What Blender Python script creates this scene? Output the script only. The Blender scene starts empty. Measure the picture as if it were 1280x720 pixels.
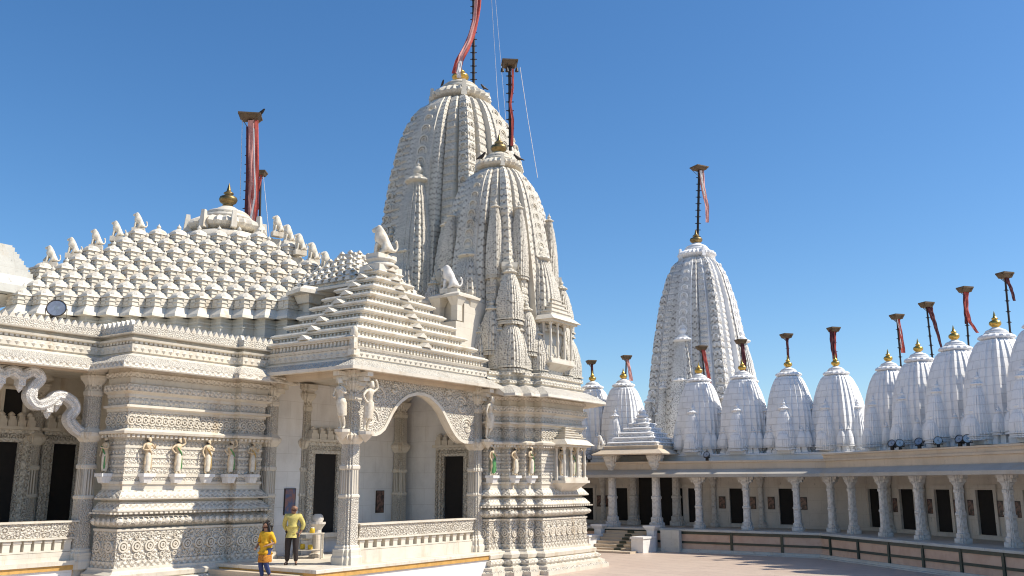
import bpy, bmesh, math, random
from mathutils import Vector, Matrix
random.seed(7)
PI = math.pi; rad = math.radians
sc = bpy.context.scene
COL = sc.collection
# ------------------------------------------------------------------ survey camera (pixel of the photo at a known depth -> point in the place)
F_, PITCH, EYE = 1150.0, rad(12), 3.3
cP, sP = math.cos(PITCH), math.sin(PITCH)
def at(u, v, Y):
    a = (u-640)/F_; t = (v-360)/F_
    k = Y/(cP+t*sP)
    return Vector((a*k, Y, EYE+(sP-t*cP)*k))
P0 = (-5.150, 29.752); ANG = rad(55.5)
AX = (math.cos(ANG), math.sin(ANG)); BX = (-AX[1], AX[0])
def wor(a, b, z=0): return Vector((P0[0]+a*AX[0]+b*BX[0], P0[1]+a*AX[1]+b*BX[1], z))
def loc(p):
    x, y = p[0]-P0[0], p[1]-P0[1]
    return Vector((x*AX[0]+y*AX[1], x*BX[0]+y*BX[1], p[2]))

# ------------------------------------------------------------------ mesh builder
class MB:
    def __init__(s): s.v = []; s.f = []; s.uv = []; s.mi = []; s.sm = []
    def poly(s, pts, m=0, uv=None, smooth=False):
        pts = [Vector(p) for p in pts]; n0 = len(s.v); s.v += pts
        if uv is None:
            n = (pts[1]-pts[0]).cross(pts[2]-pts[1])
            if n.length < 1e-12 and len(pts) > 3: n = (pts[2]-pts[1]).cross(pts[3]-pts[2])
            n = n.normalized() if n.length > 1e-12 else Vector((0,0,1))
            if abs(n.z) < .85:
                t = Vector((-n.y, n.x, 0)).normalized(); w = n.cross(t)
                if w.z < 0: w = -w
            else: t = Vector((1,0,0)); w = Vector((0,1,0))
            uv = [(p.dot(t), p.dot(w)) for p in pts]
        s.f.append(list(range(n0, n0+len(pts)))); s.uv.append(uv); s.mi.append(m); s.sm.append(smooth)
    def hexa(s, b, t, m=0):               # two quads, bottom and top
        s.poly(b[::-1], m); s.poly(t, m)
        for i in range(4): j = (i+1) % 4; s.poly([b[i], b[j], t[j], t[i]], m)
    def box(s, x0, x1, y0, y1, z0, z1, m=0):
        s.hexa([(x0,y0,z0),(x1,y0,z0),(x1,y1,z0),(x0,y1,z0)], [(x0,y0,z1),(x1,y0,z1),(x1,y1,z1),(x0,y1,z1)], m)
    def obox(s, c, hx, hy, z0, z1, rot=0, m=0, tx=None, ty=None):     # rotated box, optional taper at the top
        tx = hx if tx is None else tx; ty = hy if ty is None else ty
        cr, sr = math.cos(rot), math.sin(rot)
        def q(hx, hy, z): return [(c[0]+x*cr-y*sr, c[1]+x*sr+y*cr, z) for x, y in ((-hx,-hy),(hx,-hy),(hx,hy),(-hx,hy))]
        s.hexa(q(hx,hy,z0), q(tx,ty,z1), m)
    def grid(s, rows, close=False, m=0, smooth=False, mats=None, uvs=1.0, us=None):
        nr, nc = len(rows), len(rows[0]); n0 = len(s.v)
        for r in rows: s.v += [Vector(p) for p in r]
        mid = rows[nr//2]
        if us is None:
            us = [0.0]
            for i in range(1, nc+1): us.append(us[-1]+(Vector(mid[i % nc])-Vector(mid[i-1])).length)
        vs = [0.0]; k = 0
        for j in range(1, nr): vs.append(vs[-1]+(Vector(rows[j][k])-Vector(rows[j-1][k])).length)
        if abs(rows[-1][0][2]-rows[0][0][2]) > .2: vs = [v+rows[0][0][2] for v in vs]
        for j in range(nr-1):
            for i in range(nc if close else nc-1):
                i2 = (i+1) % nc
                s.f.append([n0+j*nc+i, n0+j*nc+i2, n0+(j+1)*nc+i2, n0+(j+1)*nc+i])
                s.uv.append([(us[i]*uvs, vs[j]*uvs), (us[i+1]*uvs, vs[j]*uvs), (us[i+1]*uvs, vs[j+1]*uvs), (us[i]*uvs, vs[j+1]*uvs)])
                s.mi.append(mats[min(j,len(mats)-1)] if mats else m); s.sm.append(smooth)
    def cap(s, ring, m=0): s.poly(ring, m)
    def lathe(s, c, prof, n=16, m=0, smooth=True, rib=0, ribn=0, rot=0, caps=True):
        rows = []
        for r, z in prof:
            rows.append([(c[0]+r*(1+rib*math.cos(ribn*t))*math.cos(t+rot), c[1]+r*(1+rib*math.cos(ribn*t))*math.sin(t+rot), c[2]+z) for t in [2*PI*i/n for i in range(n)]])
        s.grid(rows, True, m, smooth)
        if caps:
            s.cap(rows[0][::-1], m); s.cap(rows[-1], m)
    def tube(s, pts, r, n=6, m=0, smooth=True):
        pts = [Vector(p) for p in pts]; rows = []
        for i, p in enumerate(pts):
            d = (pts[min(i+1, len(pts)-1)]-pts[max(i-1, 0)]).normalized()
            x = d.cross(Vector((0,0,1)));  x = d.cross(Vector((1,0,0))) if x.length < .05 else x
            x.normalize(); y = d.cross(x); rr = r[i] if isinstance(r, (list, tuple)) else r
            rows.append([p+x*rr*math.cos(2*PI*k/n)+y*rr*math.sin(2*PI*k/n) for k in range(n)])
        s.grid(rows, True, m, smooth); s.cap(rows[0][::-1], m); s.cap(rows[-1], m)
    def sweep(s, path, prof, m=0, mats=None, closed=False, ends=True):
        rows = []
        for o, z in prof: rows.append([(x, y, z) for x, y in offset(path, o, closed)])
        s.grid(rows, closed, m, False, mats, us=None)
        if ends and not closed and len(prof) > 2:
            s.poly([r[0] for r in rows], m); s.poly([r[-1] for r in rows][::-1], m)
    def build(s, name, mats, parent=None):
        me = bpy.data.meshes.new(name); me.from_pydata([tuple(p) for p in s.v], [], s.f)
        uvl = me.uv_layers.new(name='UVMap'); k = 0; flat = []
        for u in s.uv:
            for a in u: flat += [a[0], a[1]]
        uvl.data.foreach_set('uv', flat)
        for mm in (mats if isinstance(mats, (list, tuple)) else [mats]): me.materials.append(mm)
        me.polygons.foreach_set('material_index', s.mi); me.polygons.foreach_set('use_smooth', s.sm)
        me.update()
        return link(name, me, parent)
def link(name, me, parent=None):
    o = bpy.data.objects.new(name, me); COL.objects.link(o)
    if parent: o.parent = parent
    return o
def offset(path, d, closed=False):
    n = len(path); out = []
    def nrm(i, j):
        dx, dy = path[j][0]-path[i][0], path[j][1]-path[i][1]; l = math.hypot(dx, dy) or 1
        return (dy/l, -dx/l)
    for i in range(n):
        a = nrm(i-1, i) if (i > 0 or closed) else nrm(0, 1)
        b = nrm(i, (i+1) % n) if (i < n-1 or closed) else nrm(n-2, n-1)
        k = 1+a[0]*b[0]+a[1]*b[1]; k = max(k, .25)
        out.append((path[i][0]+d*(a[0]+b[0])/k, path[i][1]+d*(a[1]+b[1])/k))
    return out
def along(path, out, step, closed=False, lo=0):
    """points along an offset path: (x, y, angle)"""
    p = offset(path, out, closed); n = len(p)
    for i in range(n if closed else n-1):
        a, b = p[i], p[(i+1) % n]; l = math.hypot(b[0]-a[0], b[1]-a[1])
        if l < step*.6: continue
        k = max(1, int(l/step))
        for q in range(k):
            t = (q+.5)/k
            yield (a[0]+(b[0]-a[0])*t, a[1]+(b[1]-a[1])*t, math.atan2(b[1]-a[1], b[0]-a[0]))
def tag(o, label=None, cat=None, group=None, kind=None):
    if label: o['label'] = label
    if cat: o['category'] = cat
    if group: o['group'] = group
    if kind: o['kind'] = kind
    return o
def empty(name, p, rz=0, label=None, cat=None, group=None, scale=1, kind=None):
    o = bpy.data.objects.new(name, None); COL.objects.link(o); o.location = p; o.rotation_euler = (0,0,rz); o.scale = (scale,)*3
    o.empty_display_size = .2
    return tag(o, label, cat, group, kind)
def copy_tree(o, parent=None):
    c = o.copy(); COL.objects.link(c)
    if parent: c.parent = parent
    for ch in list(o.children): copy_tree(ch, c)
    return c
ORD = ['first','second','third','fourth','fifth','sixth','seventh','eighth','ninth','tenth','eleventh','twelfth','thirteenth','fourteenth']

# ------------------------------------------------------------------ materials
class NT:
    def __init__(s, name):
        s.m = bpy.data.materials.new(name); s.m.use_nodes = True; s.t = s.m.node_tree; s.N = s.t.nodes; s.L = s.t.links
        s.b = s.N['Principled BSDF']
    def n(s, typ, **kw):
        x = s.N.new(typ)
        for k, v in kw.items(): setattr(x, k, v)
        return x
    def l(s, a, b): s.L.new(a, b)
    def setin(s, node, i, v):
        if hasattr(v, 'is_linked') or hasattr(v, 'links'): s.l(v, node.inputs[i])
        else: node.inputs[i].default_value = v
    def math(s, op, a, b=0.0, c=None):
        x = s.n('ShaderNodeMath', operation=op); s.setin(x, 0, a); s.setin(x, 1, b)
        if c is not None: s.setin(x, 2, c)
        return x.outputs[0]
    def mix(s, fac, a, b):
        x = s.n('ShaderNodeMix', data_type='RGBA'); s.setin(x, 0, fac)
        for i, v in ((6, a), (7, b)):
            if isinstance(v, tuple): x.inputs[i].default_value = (*v[:3], 1)
            else: s.l(v, x.inputs[i])
        return x.outputs[2]
    def noise(s, vec, scale, detail=4, rough=.6):
        x = s.n('ShaderNodeTexNoise'); x.inputs['Scale'].default_value = scale; x.inputs['Detail'].default_value = detail
        x.inputs['Roughness'].default_value = rough; s.l(vec, x.inputs['Vector']); return x.outputs[0]
    def ramp(s, v, a, b): 
        x = s.n('ShaderNodeMapRange', interpolation_type='SMOOTHSTEP'); s.l(v, x.inputs[0]); x.inputs[1].default_value = a; x.inputs[2].default_value = b
        return x.outputs[0]
    def mapping(s, vec, scale, rot=0):
        x = s.n('ShaderNodeMapping'); x.inputs['Scale'].default_value = scale; x.inputs['Rotation'].default_value = (0,0,rot); s.l(vec, x.inputs[0]); return x.outputs[0]
    def bump(s, h, strength, dist):
        x = s.n('ShaderNodeBump'); x.inputs['Strength'].default_value = strength; x.inputs['Distance'].default_value = dist
        s.l(h, x.inputs['Height']); s.l(x.outputs[0], s.b.inputs['Normal'])
def marble(name, base, kind='plain', cell=.25, dist=.03, groove_shade_joint=.55, stain=.3, stain_col=(.42,.30,.17), rough=.6, grime=.15, strength=1.0, cd=.42, lo=.05):
    t = NT(name); tc = t.n('ShaderNodeTexCoord'); uv = tc.outputs['UV']; ob = tc.outputs['Object']
    big = t.noise(ob, .9, 5, .65); streak = t.noise(t.mapping(ob, (2.2,2.2,.35)), 1.1, 5, .6); fine = t.noise(ob, 14, 4, .7)
    col = t.mix(t.ramp(big, .38, .68), base, tuple(c*.86 for c in base))
    col = t.mix(t.math('MULTIPLY', t.ramp(streak, .52, .72), stain), col, stain_col)
    col = t.mix(t.math('MULTIPLY', t.ramp(fine, .55, .75), grime), col, (.25,.22,.18))
    spk = t.noise(t.mapping(ob, (1,1,.45)), 4.5, 6, .75)
    col = t.mix(t.math('MULTIPLY', t.ramp(spk, .60, .70), min(1, grime*2.6)), col, (.17,.15,.12))
    h = None
    sep = t.n('ShaderNodeSeparateXYZ'); t.l(uv, sep.inputs[0]); U, V = sep.outputs[0], sep.outputs[1]
    k = 1/cell
    if kind == 'scroll':
        vo = t.n('ShaderNodeTexVoronoi', voronoi_dimensions='2D'); vo.inputs['Scale'].default_value = k; vo.inputs['Randomness'].default_value = .55
        wob = t.n('ShaderNodeTexNoise'); wob.inputs['Scale'].default_value = k*1.3; t.l(uv, wob.inputs['Vector'])
        add = t.n('ShaderNodeVectorMath', operation='MULTIPLY_ADD'); t.l(wob.outputs['Color'], add.inputs[0]); add.inputs[1].default_value = (.22*cell,)*3; t.l(uv, add.inputs[2])
        t.l(add.outputs[0], vo.inputs['Vector'])
        r = t.math('SINE', t.math('MULTIPLY', vo.outputs['Distance'], 15.0))
        fl = t.math('SINE', t.math('MULTIPLY', t.noise(uv, k*2.0, 2, .5), 26.0))
        h = t.math('ADD', t.math('MULTIPLY', r, .6), t.math('MULTIPLY', fl, .4))
    elif kind == 'band':
        rows = t.math('SINE', t.math('MULTIPLY', V, 2*PI*k*.55))
        loz = t.math('MULTIPLY', t.math('SINE', t.math('MULTIPLY', U, 2*PI*k*.7)), t.math('SINE', t.math('MULTIPLY', V, 2*PI*k*.9)))
        fl = t.math('SINE', t.math('MULTIPLY', t.noise(uv, k*1.6, 2, .5), 22.0))
        h = t.math('ADD', t.math('MULTIPLY', loz, .7), t.math('ADD', t.math('MULTIPLY', rows, .45), t.math('MULTIPLY', fl, .3)))
    elif kind == 'flute':
        h = t.math('SINE', t.math('MULTIPLY', U, 2*PI*k))
    elif kind == 'block':
        br = t.n('ShaderNodeTexBrick'); br.inputs['Scale'].default_value = 1; br.inputs['Mortar Size'].default_value = .012
        br.inputs['Brick Width'].default_value = cell*2.2; br.inputs['Row Height'].default_value = cell; t.l(uv, br.inputs['Vector'])
        h = t.math('SUBTRACT', 1.0, br.outputs['Fac'])
        crev = t.math('MULTIPLY', br.outputs['Fac'], groove_shade_joint); col = t.mix(crev, col, (.28,.26,.23))
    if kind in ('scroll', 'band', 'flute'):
        crev = t.math('MULTIPLY', t.ramp(t.math('MULTIPLY', h, -1.0), lo, .75), groove_shade_joint)  # carved grooves painted darker in the colour, standing in for their shade
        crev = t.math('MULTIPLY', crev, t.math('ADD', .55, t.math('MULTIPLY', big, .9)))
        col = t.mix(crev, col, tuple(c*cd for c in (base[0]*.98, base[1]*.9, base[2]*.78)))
    t.l(col, t.b.inputs['Base Color'])
    t.b.inputs['Roughness'].default_value = rough
    if kind == 'plain':
        br = t.n('ShaderNodeTexBrick'); br.inputs['Scale'].default_value = 1; br.inputs['Mortar Size'].default_value = .006; br.inputs['Brick Width'].default_value = 1.3; br.inputs['Row Height'].default_value = .62; t.l(uv, br.inputs['Vector'])
        col2 = t.mix(t.math('MULTIPLY', br.outputs['Fac'], .35), col, (.30,.26,.20)); t.l(col2, t.b.inputs['Base Color'])
    if h is None: t.bump(t.math('ADD', fine, t.math('MULTIPLY', big, .5)), .35, .012)
    else: t.bump(t.math('ADD', h, t.math('MULTIPLY', fine, .4)), strength, dist)
    return t.m
def simple(name, base, rough=.6, metal=0, var=.15, scale=6, bump=.15, var_col=None):
    t = NT(name); tc = t.n('ShaderNodeTexCoord'); nz = t.noise(tc.outputs['Object'], scale, 5, .65)
    vc = var_col or tuple(c*(1-var*2) for c in base)
    t.l(t.mix(t.ramp(nz, .35, .7), base, vc), t.b.inputs['Base Color'])
    t.b.inputs['Roughness'].default_value = rough; t.b.inputs['Metallic'].default_value = metal
    t.bump(nz, bump, .01)
    return t.m
CRM = (.69,.635,.535)
M = {}
M['plain'] = marble('cream_marble', CRM, stain=.46, grime=.18)
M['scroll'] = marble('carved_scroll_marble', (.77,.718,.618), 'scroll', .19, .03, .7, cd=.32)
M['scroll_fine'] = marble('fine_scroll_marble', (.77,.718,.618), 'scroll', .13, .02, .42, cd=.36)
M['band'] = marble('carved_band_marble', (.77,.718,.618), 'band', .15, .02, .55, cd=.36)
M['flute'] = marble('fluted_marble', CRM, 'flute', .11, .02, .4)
M['white'] = marble('white_marble', (.80,.79,.77), stain=.12, stain_col=(.5,.43,.33), grime=.06)
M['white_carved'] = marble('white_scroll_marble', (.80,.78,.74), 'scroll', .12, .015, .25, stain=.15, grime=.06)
M['veined'] = marble('veined_white_marble', (.82,.81,.79), stain=.35, stain_col=(.62,.58,.54), grime=.02, rough=.35)
M['grey'] = marble('weathered_grey_marble', (.56,.55,.50), stain=.3, grime=.25)
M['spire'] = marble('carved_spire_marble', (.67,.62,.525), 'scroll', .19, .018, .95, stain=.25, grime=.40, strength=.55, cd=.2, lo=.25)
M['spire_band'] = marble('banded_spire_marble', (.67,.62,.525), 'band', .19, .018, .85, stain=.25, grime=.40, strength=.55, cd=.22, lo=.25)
M['spire_plain'] = marble('plain_spire_marble', (.64,.59,.49), stain=.40, grime=.40)
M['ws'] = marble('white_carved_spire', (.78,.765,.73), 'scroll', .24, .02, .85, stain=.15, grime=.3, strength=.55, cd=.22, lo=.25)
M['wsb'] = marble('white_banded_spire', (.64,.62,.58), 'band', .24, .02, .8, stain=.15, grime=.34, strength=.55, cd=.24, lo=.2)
M['wblock'] = marble('white_block_marble', (.88,.875,.865), 'block', .34, .02, .16, stain=.10, stain_col=(.5,.47,.42), grime=.05)
M['wplain'] = marble('white_plain_marble', (.88,.875,.865), stain=.14, stain_col=(.5,.47,.42), grime=.06)
M['gal'] = marble('gallery_marble', (.70,.645,.57), stain=.3, stain_col=(.36,.28,.21), grime=.2)
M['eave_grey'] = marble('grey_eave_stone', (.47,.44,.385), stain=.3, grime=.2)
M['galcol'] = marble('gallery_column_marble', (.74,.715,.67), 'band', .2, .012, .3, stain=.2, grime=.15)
M['beige'] = marble('beige_stone', (.60,.50,.38), stain=.3, grime=.15)
M['yellow'] = simple('yellow_sandstone', (.62,.36,.10), .55, var=.12)
M['pink'] = simple('pink_sandstone', (.66,.46,.34), .65, var=.12, scale=2.2, var_col=(.56,.36,.26))
M['green'] = simple('dark_green_marble', (.025,.045,.035), .3, var=.2)
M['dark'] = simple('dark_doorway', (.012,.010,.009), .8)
M['wood'] = simple('dark_wood', (.035,.02,.014), .5)
M['gold'] = simple('gilded_metal', (.62,.40,.10), .32, .9, .15, 9)
M['brass'] = simple('aged_brass', (.30,.21,.09), .42, .85, .25, 5)
M['iron'] = simple('dark_iron', (.045,.035,.03), .55, .4)
M['rust'] = simple('rusty_iron_sheet', (.15,.10,.055), .7, .2)
M['redcloth'] = simple('red_cloth', (.50,.09,.07), .85, 0, .15, 8)
M['pinkcloth'] = simple('faded_pink_cloth', (.74,.36,.31), .85, 0, .1, 8)
M['whitecloth'] = simple('white_cloth', (.80,.74,.70), .85, 0, .05)
M['darkcloth'] = simple('maroon_cloth', (.11,.025,.03), .85)
M['steel'] = simple('galvanised_steel', (.45,.46,.47), .4, .8)
M['lens'] = simple('lamp_glass', (.26,.30,.33), .12, .3)
M['green_paint'] = simple('green_paint', (.10,.30,.10), .5)
M['ochre_paint'] = simple('ochre_paint', (.55,.36,.12), .5)
M['stat'] = simple('statue_marble', (.76,.70,.58), .55, 0, .08, 7, .2, (.56,.48,.36))
M['stat_white'] = simple('white_statue_marble', (.80,.77,.71), .55, 0, .06, 7, .2, (.62,.58,.52))
M['ochre_fig'] = simple('painted_figure_skin', (.66,.52,.34), .55, 0, .1, 9)
M['hair_paint'] = simple('black_paint', (.02,.018,.016), .5)

# ------------------------------------------------------------------ ground, sky, sun, camera
def ground_material():
    t = NT('court_paving'); tc = t.n('ShaderNodeTexCoord'); ob = tc.outputs['Object']
    br = t.n('ShaderNodeTexBrick'); br.offset = 0.5; br.inputs['Scale'].default_value = 1; br.inputs['Mortar Size'].default_value = .014
    br.inputs['Brick Width'].default_value = 1.2; br.inputs['Row Height'].default_value = .9
    br.inputs['Color1'].default_value = (.56,.45,.365,1); br.inputs['Color2'].default_value = (.51,.40,.325,1); br.inputs['Mortar'].default_value = (.30,.235,.19,1)
    t.l(t.mapping(ob, (1,1,1), rad(55.5)), br.inputs['Vector'])
    nz = t.noise(ob, .35, 5, .6); sp = t.noise(ob, 5, 5, .7)
    col = t.mix(t.math('MULTIPLY', t.ramp(nz, .4, .65), .45), br.outputs['Color'], (.52,.42,.34))
    col = t.mix(t.math('MULTIPLY', t.ramp(sp, .5, .75), .35), col, (.30,.22,.17))
    st = t.noise(t.mapping(ob, (.5,1.6,1)), .9, 6, .7); col = t.mix(t.math('MULTIPLY', t.ramp(st, .52, .66), .4), col, (.33,.25,.20))
    t.l(col, t.b.inputs['Base Color']); t.b.inputs['Roughness'].default_value = .5
    t.bump(sp, .2, .01); return t.m
g = MB(); g.poly([(-300,-100,0),(300,-100,0),(300,600,0),(-300,600,0)])
tag(g.build('court_ground', ground_material()), kind='structure')

SUN_EL, SUN_AZ = rad(49), math.atan2(.996, -.087)        # azimuth measured from +Y towards +X
S = Vector((.996*math.cos(SUN_EL), -.087*math.cos(SUN_EL), math.sin(SUN_EL)))
w = bpy.data.worlds.new('World'); sc.world = w; w.use_nodes = True
sky = w.node_tree.nodes.new('ShaderNodeTexSky'); sky.sky_type = 'NISHITA'; sky.sun_disc = False
sky.sun_elevation = SUN_EL; sky.sun_rotation = SUN_AZ; sky.altitude = 0; sky.air_density = 1.0; sky.dust_density = .5; sky.ozone_density = 4.5
bg = w.node_tree.nodes['Background']; bg.inputs['Strength'].default_value = .128
hs = w.node_tree.nodes.new('ShaderNodeHueSaturation'); hs.inputs['Saturation'].default_value = 1.2
w.node_tree.links.new(sky.outputs[0], hs.inputs['Color']); w.node_tree.links.new(hs.outputs[0], bg.inputs['Color'])
sl = bpy.data.lights.new('sun', 'SUN'); sl.energy = 4.9; sl.angle = rad(.5); sl.color = (1,.92,.79)
so = bpy.data.objects.new('sun', sl); COL.objects.link(so); so.rotation_euler = S.to_track_quat('Z', 'Y').to_euler(); so.location = (40,0,60)
cam = bpy.data.cameras.new('camera'); cam.sensor_width = 36; cam.lens = F_/1280*36; cam.clip_end = 3000; cam.clip_start = .1
co = bpy.data.objects.new('camera', cam); COL.objects.link(co); co.location = (0,0,EYE); co.rotation_euler = (PI/2+PITCH,0,0); sc.camera = co
sc.view_settings.view_transform = 'Standard'; sc.view_settings.look = 'None'; sc.view_settings.gamma = 1; sc.view_settings.exposure = .27
sc.render.film_transparent = False
sc.cycles.max_bounces = 6; sc.cycles.diffuse_bounces = 4; sc.cycles.use_denoising = True; sc.cycles.denoiser = 'OPENIMAGEDENOISE'; sc.cycles.denoising_input_passes = 'RGB_ALBEDO_NORMAL'; sc.cycles.denoising_prefilter = 'ACCURATE'; sc.cycles.filter_width = 1.1

# ------------------------------------------------------------------ shared ornament
def arcp(o0, z0, z1, bulge, n=5):                 # a rounded moulding between two heights
    return [(o0+bulge*math.sin(PI*i/n), z0+(z1-z0)*i/n) for i in range(n+1)]
RED = [(-1,-.55),(-.8,-.55),(-.8,-.8),(-.55,-.8),(-.55,-1),(.55,-1),(.55,-.8),(.8,-.8),(.8,-.55),(1,-.55)]
def redent():                                     # redented square plan, unit half width
    out = []
    for k in range(4):
        c, s = [(1,0),(0,1),(-1,0),(0,-1)][k]
        for x, y in [(-.55,-1),(.55,-1),(.55,-.82),(.82,-.82),(.82,-.55)]:
            out.append((x*c-y*s, x*s+y*c))
    return out
REDP = redent()
def column_mesh(mb, c, prof, mats=None, rot=0):
    cr, sr = math.cos(rot), math.sin(rot); rows = []
    for r, z in prof: rows.append([(c[0]+(x*cr-y*sr)*r, c[1]+(x*sr+y*cr)*r, z) for x, y in REDP])
    mb.grid(rows, True, 0, False, mats); mb.cap(rows[-1]); mb.cap(rows[0][::-1])
def amalaka(mb, c, r, h, m=0, n=56):
    """ribbed cushion stone with a disc cap"""
    mb.lathe(c, [(r*.62,-.05*h),(r*.70,0),(r*.94,.10*h),(r,.20*h),(r*.96,.32*h),(r*.80,.44*h),(r*.60,.50*h)], n, m, False, .045, n//2, caps=False)
    mb.lathe(c, [(r*.60,.48*h),(r*.68,.52*h),(r*.66,.60*h),(r*.56,.66*h),(r*.60,.70*h),(r*.5,.80*h),(r*.34,.88*h),(r*.2,1.0*h)], 24, m, True)
def kalash(mb, c, r, h, m=0):
    mb.lathe(c, [(r*.45,0),(r*.6,.03*h),(r*.5,.07*h),(r*.86,.16*h),(r,.27*h),(r*.9,.38*h),(r*.5,.46*h),(r*.34,.5*h),(r*.56,.54*h),(r*.5,.58*h),(r*.26,.64*h),(r*.2,.74*h),(r*.1,.9*h),(r*.02,1.0*h)], 16, m, True)
FACE = [(-.84,.84,'k'),(-.74,.84,'k'),(-.635,.84,'k'),(-.63,.775,'g'),(-.585,.775,'g'),(-.58,.90,'p'),(-.48,.90,'p'),(-.385,.90,'p'),(-.38,.85,'g'),(-.355,.85,'g'),
        (-.35,1.0,'b'),(-.21,1.0,'b'),(-.205,1.035,'c'),(0,1.035,'c'),(.205,1.035,'c'),(.21,1.0,'b'),(.35,1.0,'b'),(.355,.85,'g'),(.38,.85,'g'),(.385,.90,'p'),(.48,.90,'p'),(.58,.90,'p'),(.585,.775,'g'),(.63,.775,'g'),(.635,.84,'k'),(.74,.84,'k')]
def ratha():
    out = []
    for k in range(4):
        c, s = [(1,0),(0,1),(-1,0),(0,-1)][k]
        for t, d, b in FACE: x, y = t, -d; out.append((x*c-y*s, x*s+y*c, b))
    return out
RAT = ratha()
_f = FACE
FACE = [(-.84,.84,'k'),(-.74,.84,'k'),(-.62,.84,'k'),(-.615,.93,'p'),(-.49,.93,'p'),(-.36,.93,'p'),(-.355,1.0,'c'),(-.12,1.0,'c'),(-.115,1.02,'c'),(.115,1.02,'c'),(.12,1.0,'c'),(.355,1.0,'p'),(.36,.93,'p'),(.49,.93,'p'),(.615,.93,'k'),(.62,.84,'k'),(.74,.84,'k')]
RAT2 = ratha(); FACE = _f
def interp(pr, z):
    for (z0, r0), (z1, r1) in zip(pr, pr[1:]):
        if z <= z1:
            t = (z-z0)/(z1-z0); return r0+(r1-r0)*t
    return pr[-1][1]
def smooth_prof(pr, n):
    """Catmull-Rom through (z, r) stations"""
    out = []; m = len(pr)
    for i in range(m-1):
        p = [pr[max(i-1,0)], pr[i], pr[i+1], pr[min(i+2,m-1)]]
        for k in range(n):
            t = k/n; q = []
            for d in (1,):
                a, b, c, e = [x[d] for x in p]
                q.append(.5*((2*b)+(-a+c)*t+(2*a-5*b+4*c-e)*t*t+(-a+3*b-3*c+e)*t**3))
            out.append((p[1][0]+(p[2][0]-p[1][0])*t, q[0]))
    out.append(pr[-1]); return out
def spire_body(mb, c, prof, dz, rib, mats, period, RAT=RAT):
    """curved ratha tower: vertical bands with ribbed courses; mats = (plain, scroll, band)"""
    sp = smooth_prof(prof, 8); z0, z1 = sp[0][0], sp[-1][0]; n = max(6, int((z1-z0)/dz)); rows = []
    for i in range(n+1):
        z = z0+(z1-z0)*i/n; h = interp(sp, z); row = []
        ph = (z/period) % 1.0
        ek = rib*(1.2 if ph < .18 else 0) + rib*.6*(1 if ph > .6 and ph < .7 else 0); ep = rib*(1.1 if (2*z/period) % 1.0 < .3 else 0); eb = 0
        for x, y, b in RAT:
            e = ek if b == 'k' else (ep if b == 'p' else (eb if b == 'b' else 0)); s_ = h-e*(h/prof[0][1]*.6+.4)
            row.append((c[0]+x*s_, c[1]+y*s_, z))
        rows.append(row)
    nc = len(RAT); n0 = len(mb.f)
    mb.grid(rows, True, 0, False)
    bm = {'k':2,'g':0,'p':1,'b':2,'c':1}
    for j in range(n):
        for i in range(nc):
            a, b = RAT[i][2], RAT[(i+1) % nc][2]
            mb.mi[n0+j*nc+i] = bm[a] if a == b or (a == 'b') else 0
            if a == 'k' and b == 'k': mb.mi[n0+j*nc+i] = 2
    mb.cap(rows[-1], 0)
    return sp
def gavaksha(mb, p, rot, r, dep, m=0):
    """horseshoe arch standing off a face; rot = heading of the face's outward normal"""
    nx, ny = math.cos(rot), math.sin(rot); tx, ty = -ny, nx
    for rr, d in ((r, dep), (r*.55, dep*.7)):
        rows = []
        for i in range(8):
            a = PI*(-.18+1.36*i/7); ca, sa = math.cos(a), math.sin(a); row = []
            for q, o in ((rr,-.02),(rr,d),(rr*.74,d),(rr*.74,-.02)):
                row.append((p[0]+tx*ca*q+nx*o, p[1]+ty*ca*q+ny*o, p[2]+sa*q))
            rows.append(row)
        mb.grid(rows, True, m, False)
def add_gavakshas(mb, c, sp, z0, z1, step, m=0, bands=(0.0,), ks=True, dep=.07):
    z = z0
    while z < z1:
        h = interp(sp, z)
        for k in range(4):
            rot = [-PI/2, 0, PI/2, PI][k]; cr, sr = [(1,0),(0,1),(-1,0),(0,-1)][k]
            for t, d, r in [(b, 1.035, .115) for b in bands]+([(-.735,.84,.07),(.735,.84,.07)] if ks else []):
                x, y = t*h, -d*h
                gavaksha(mb, (c[0]+x*cr-y*sr, c[1]+x*sr+y*cr, z), rot, r*h, dep, m)
        z += step
_spl = {}
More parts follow.
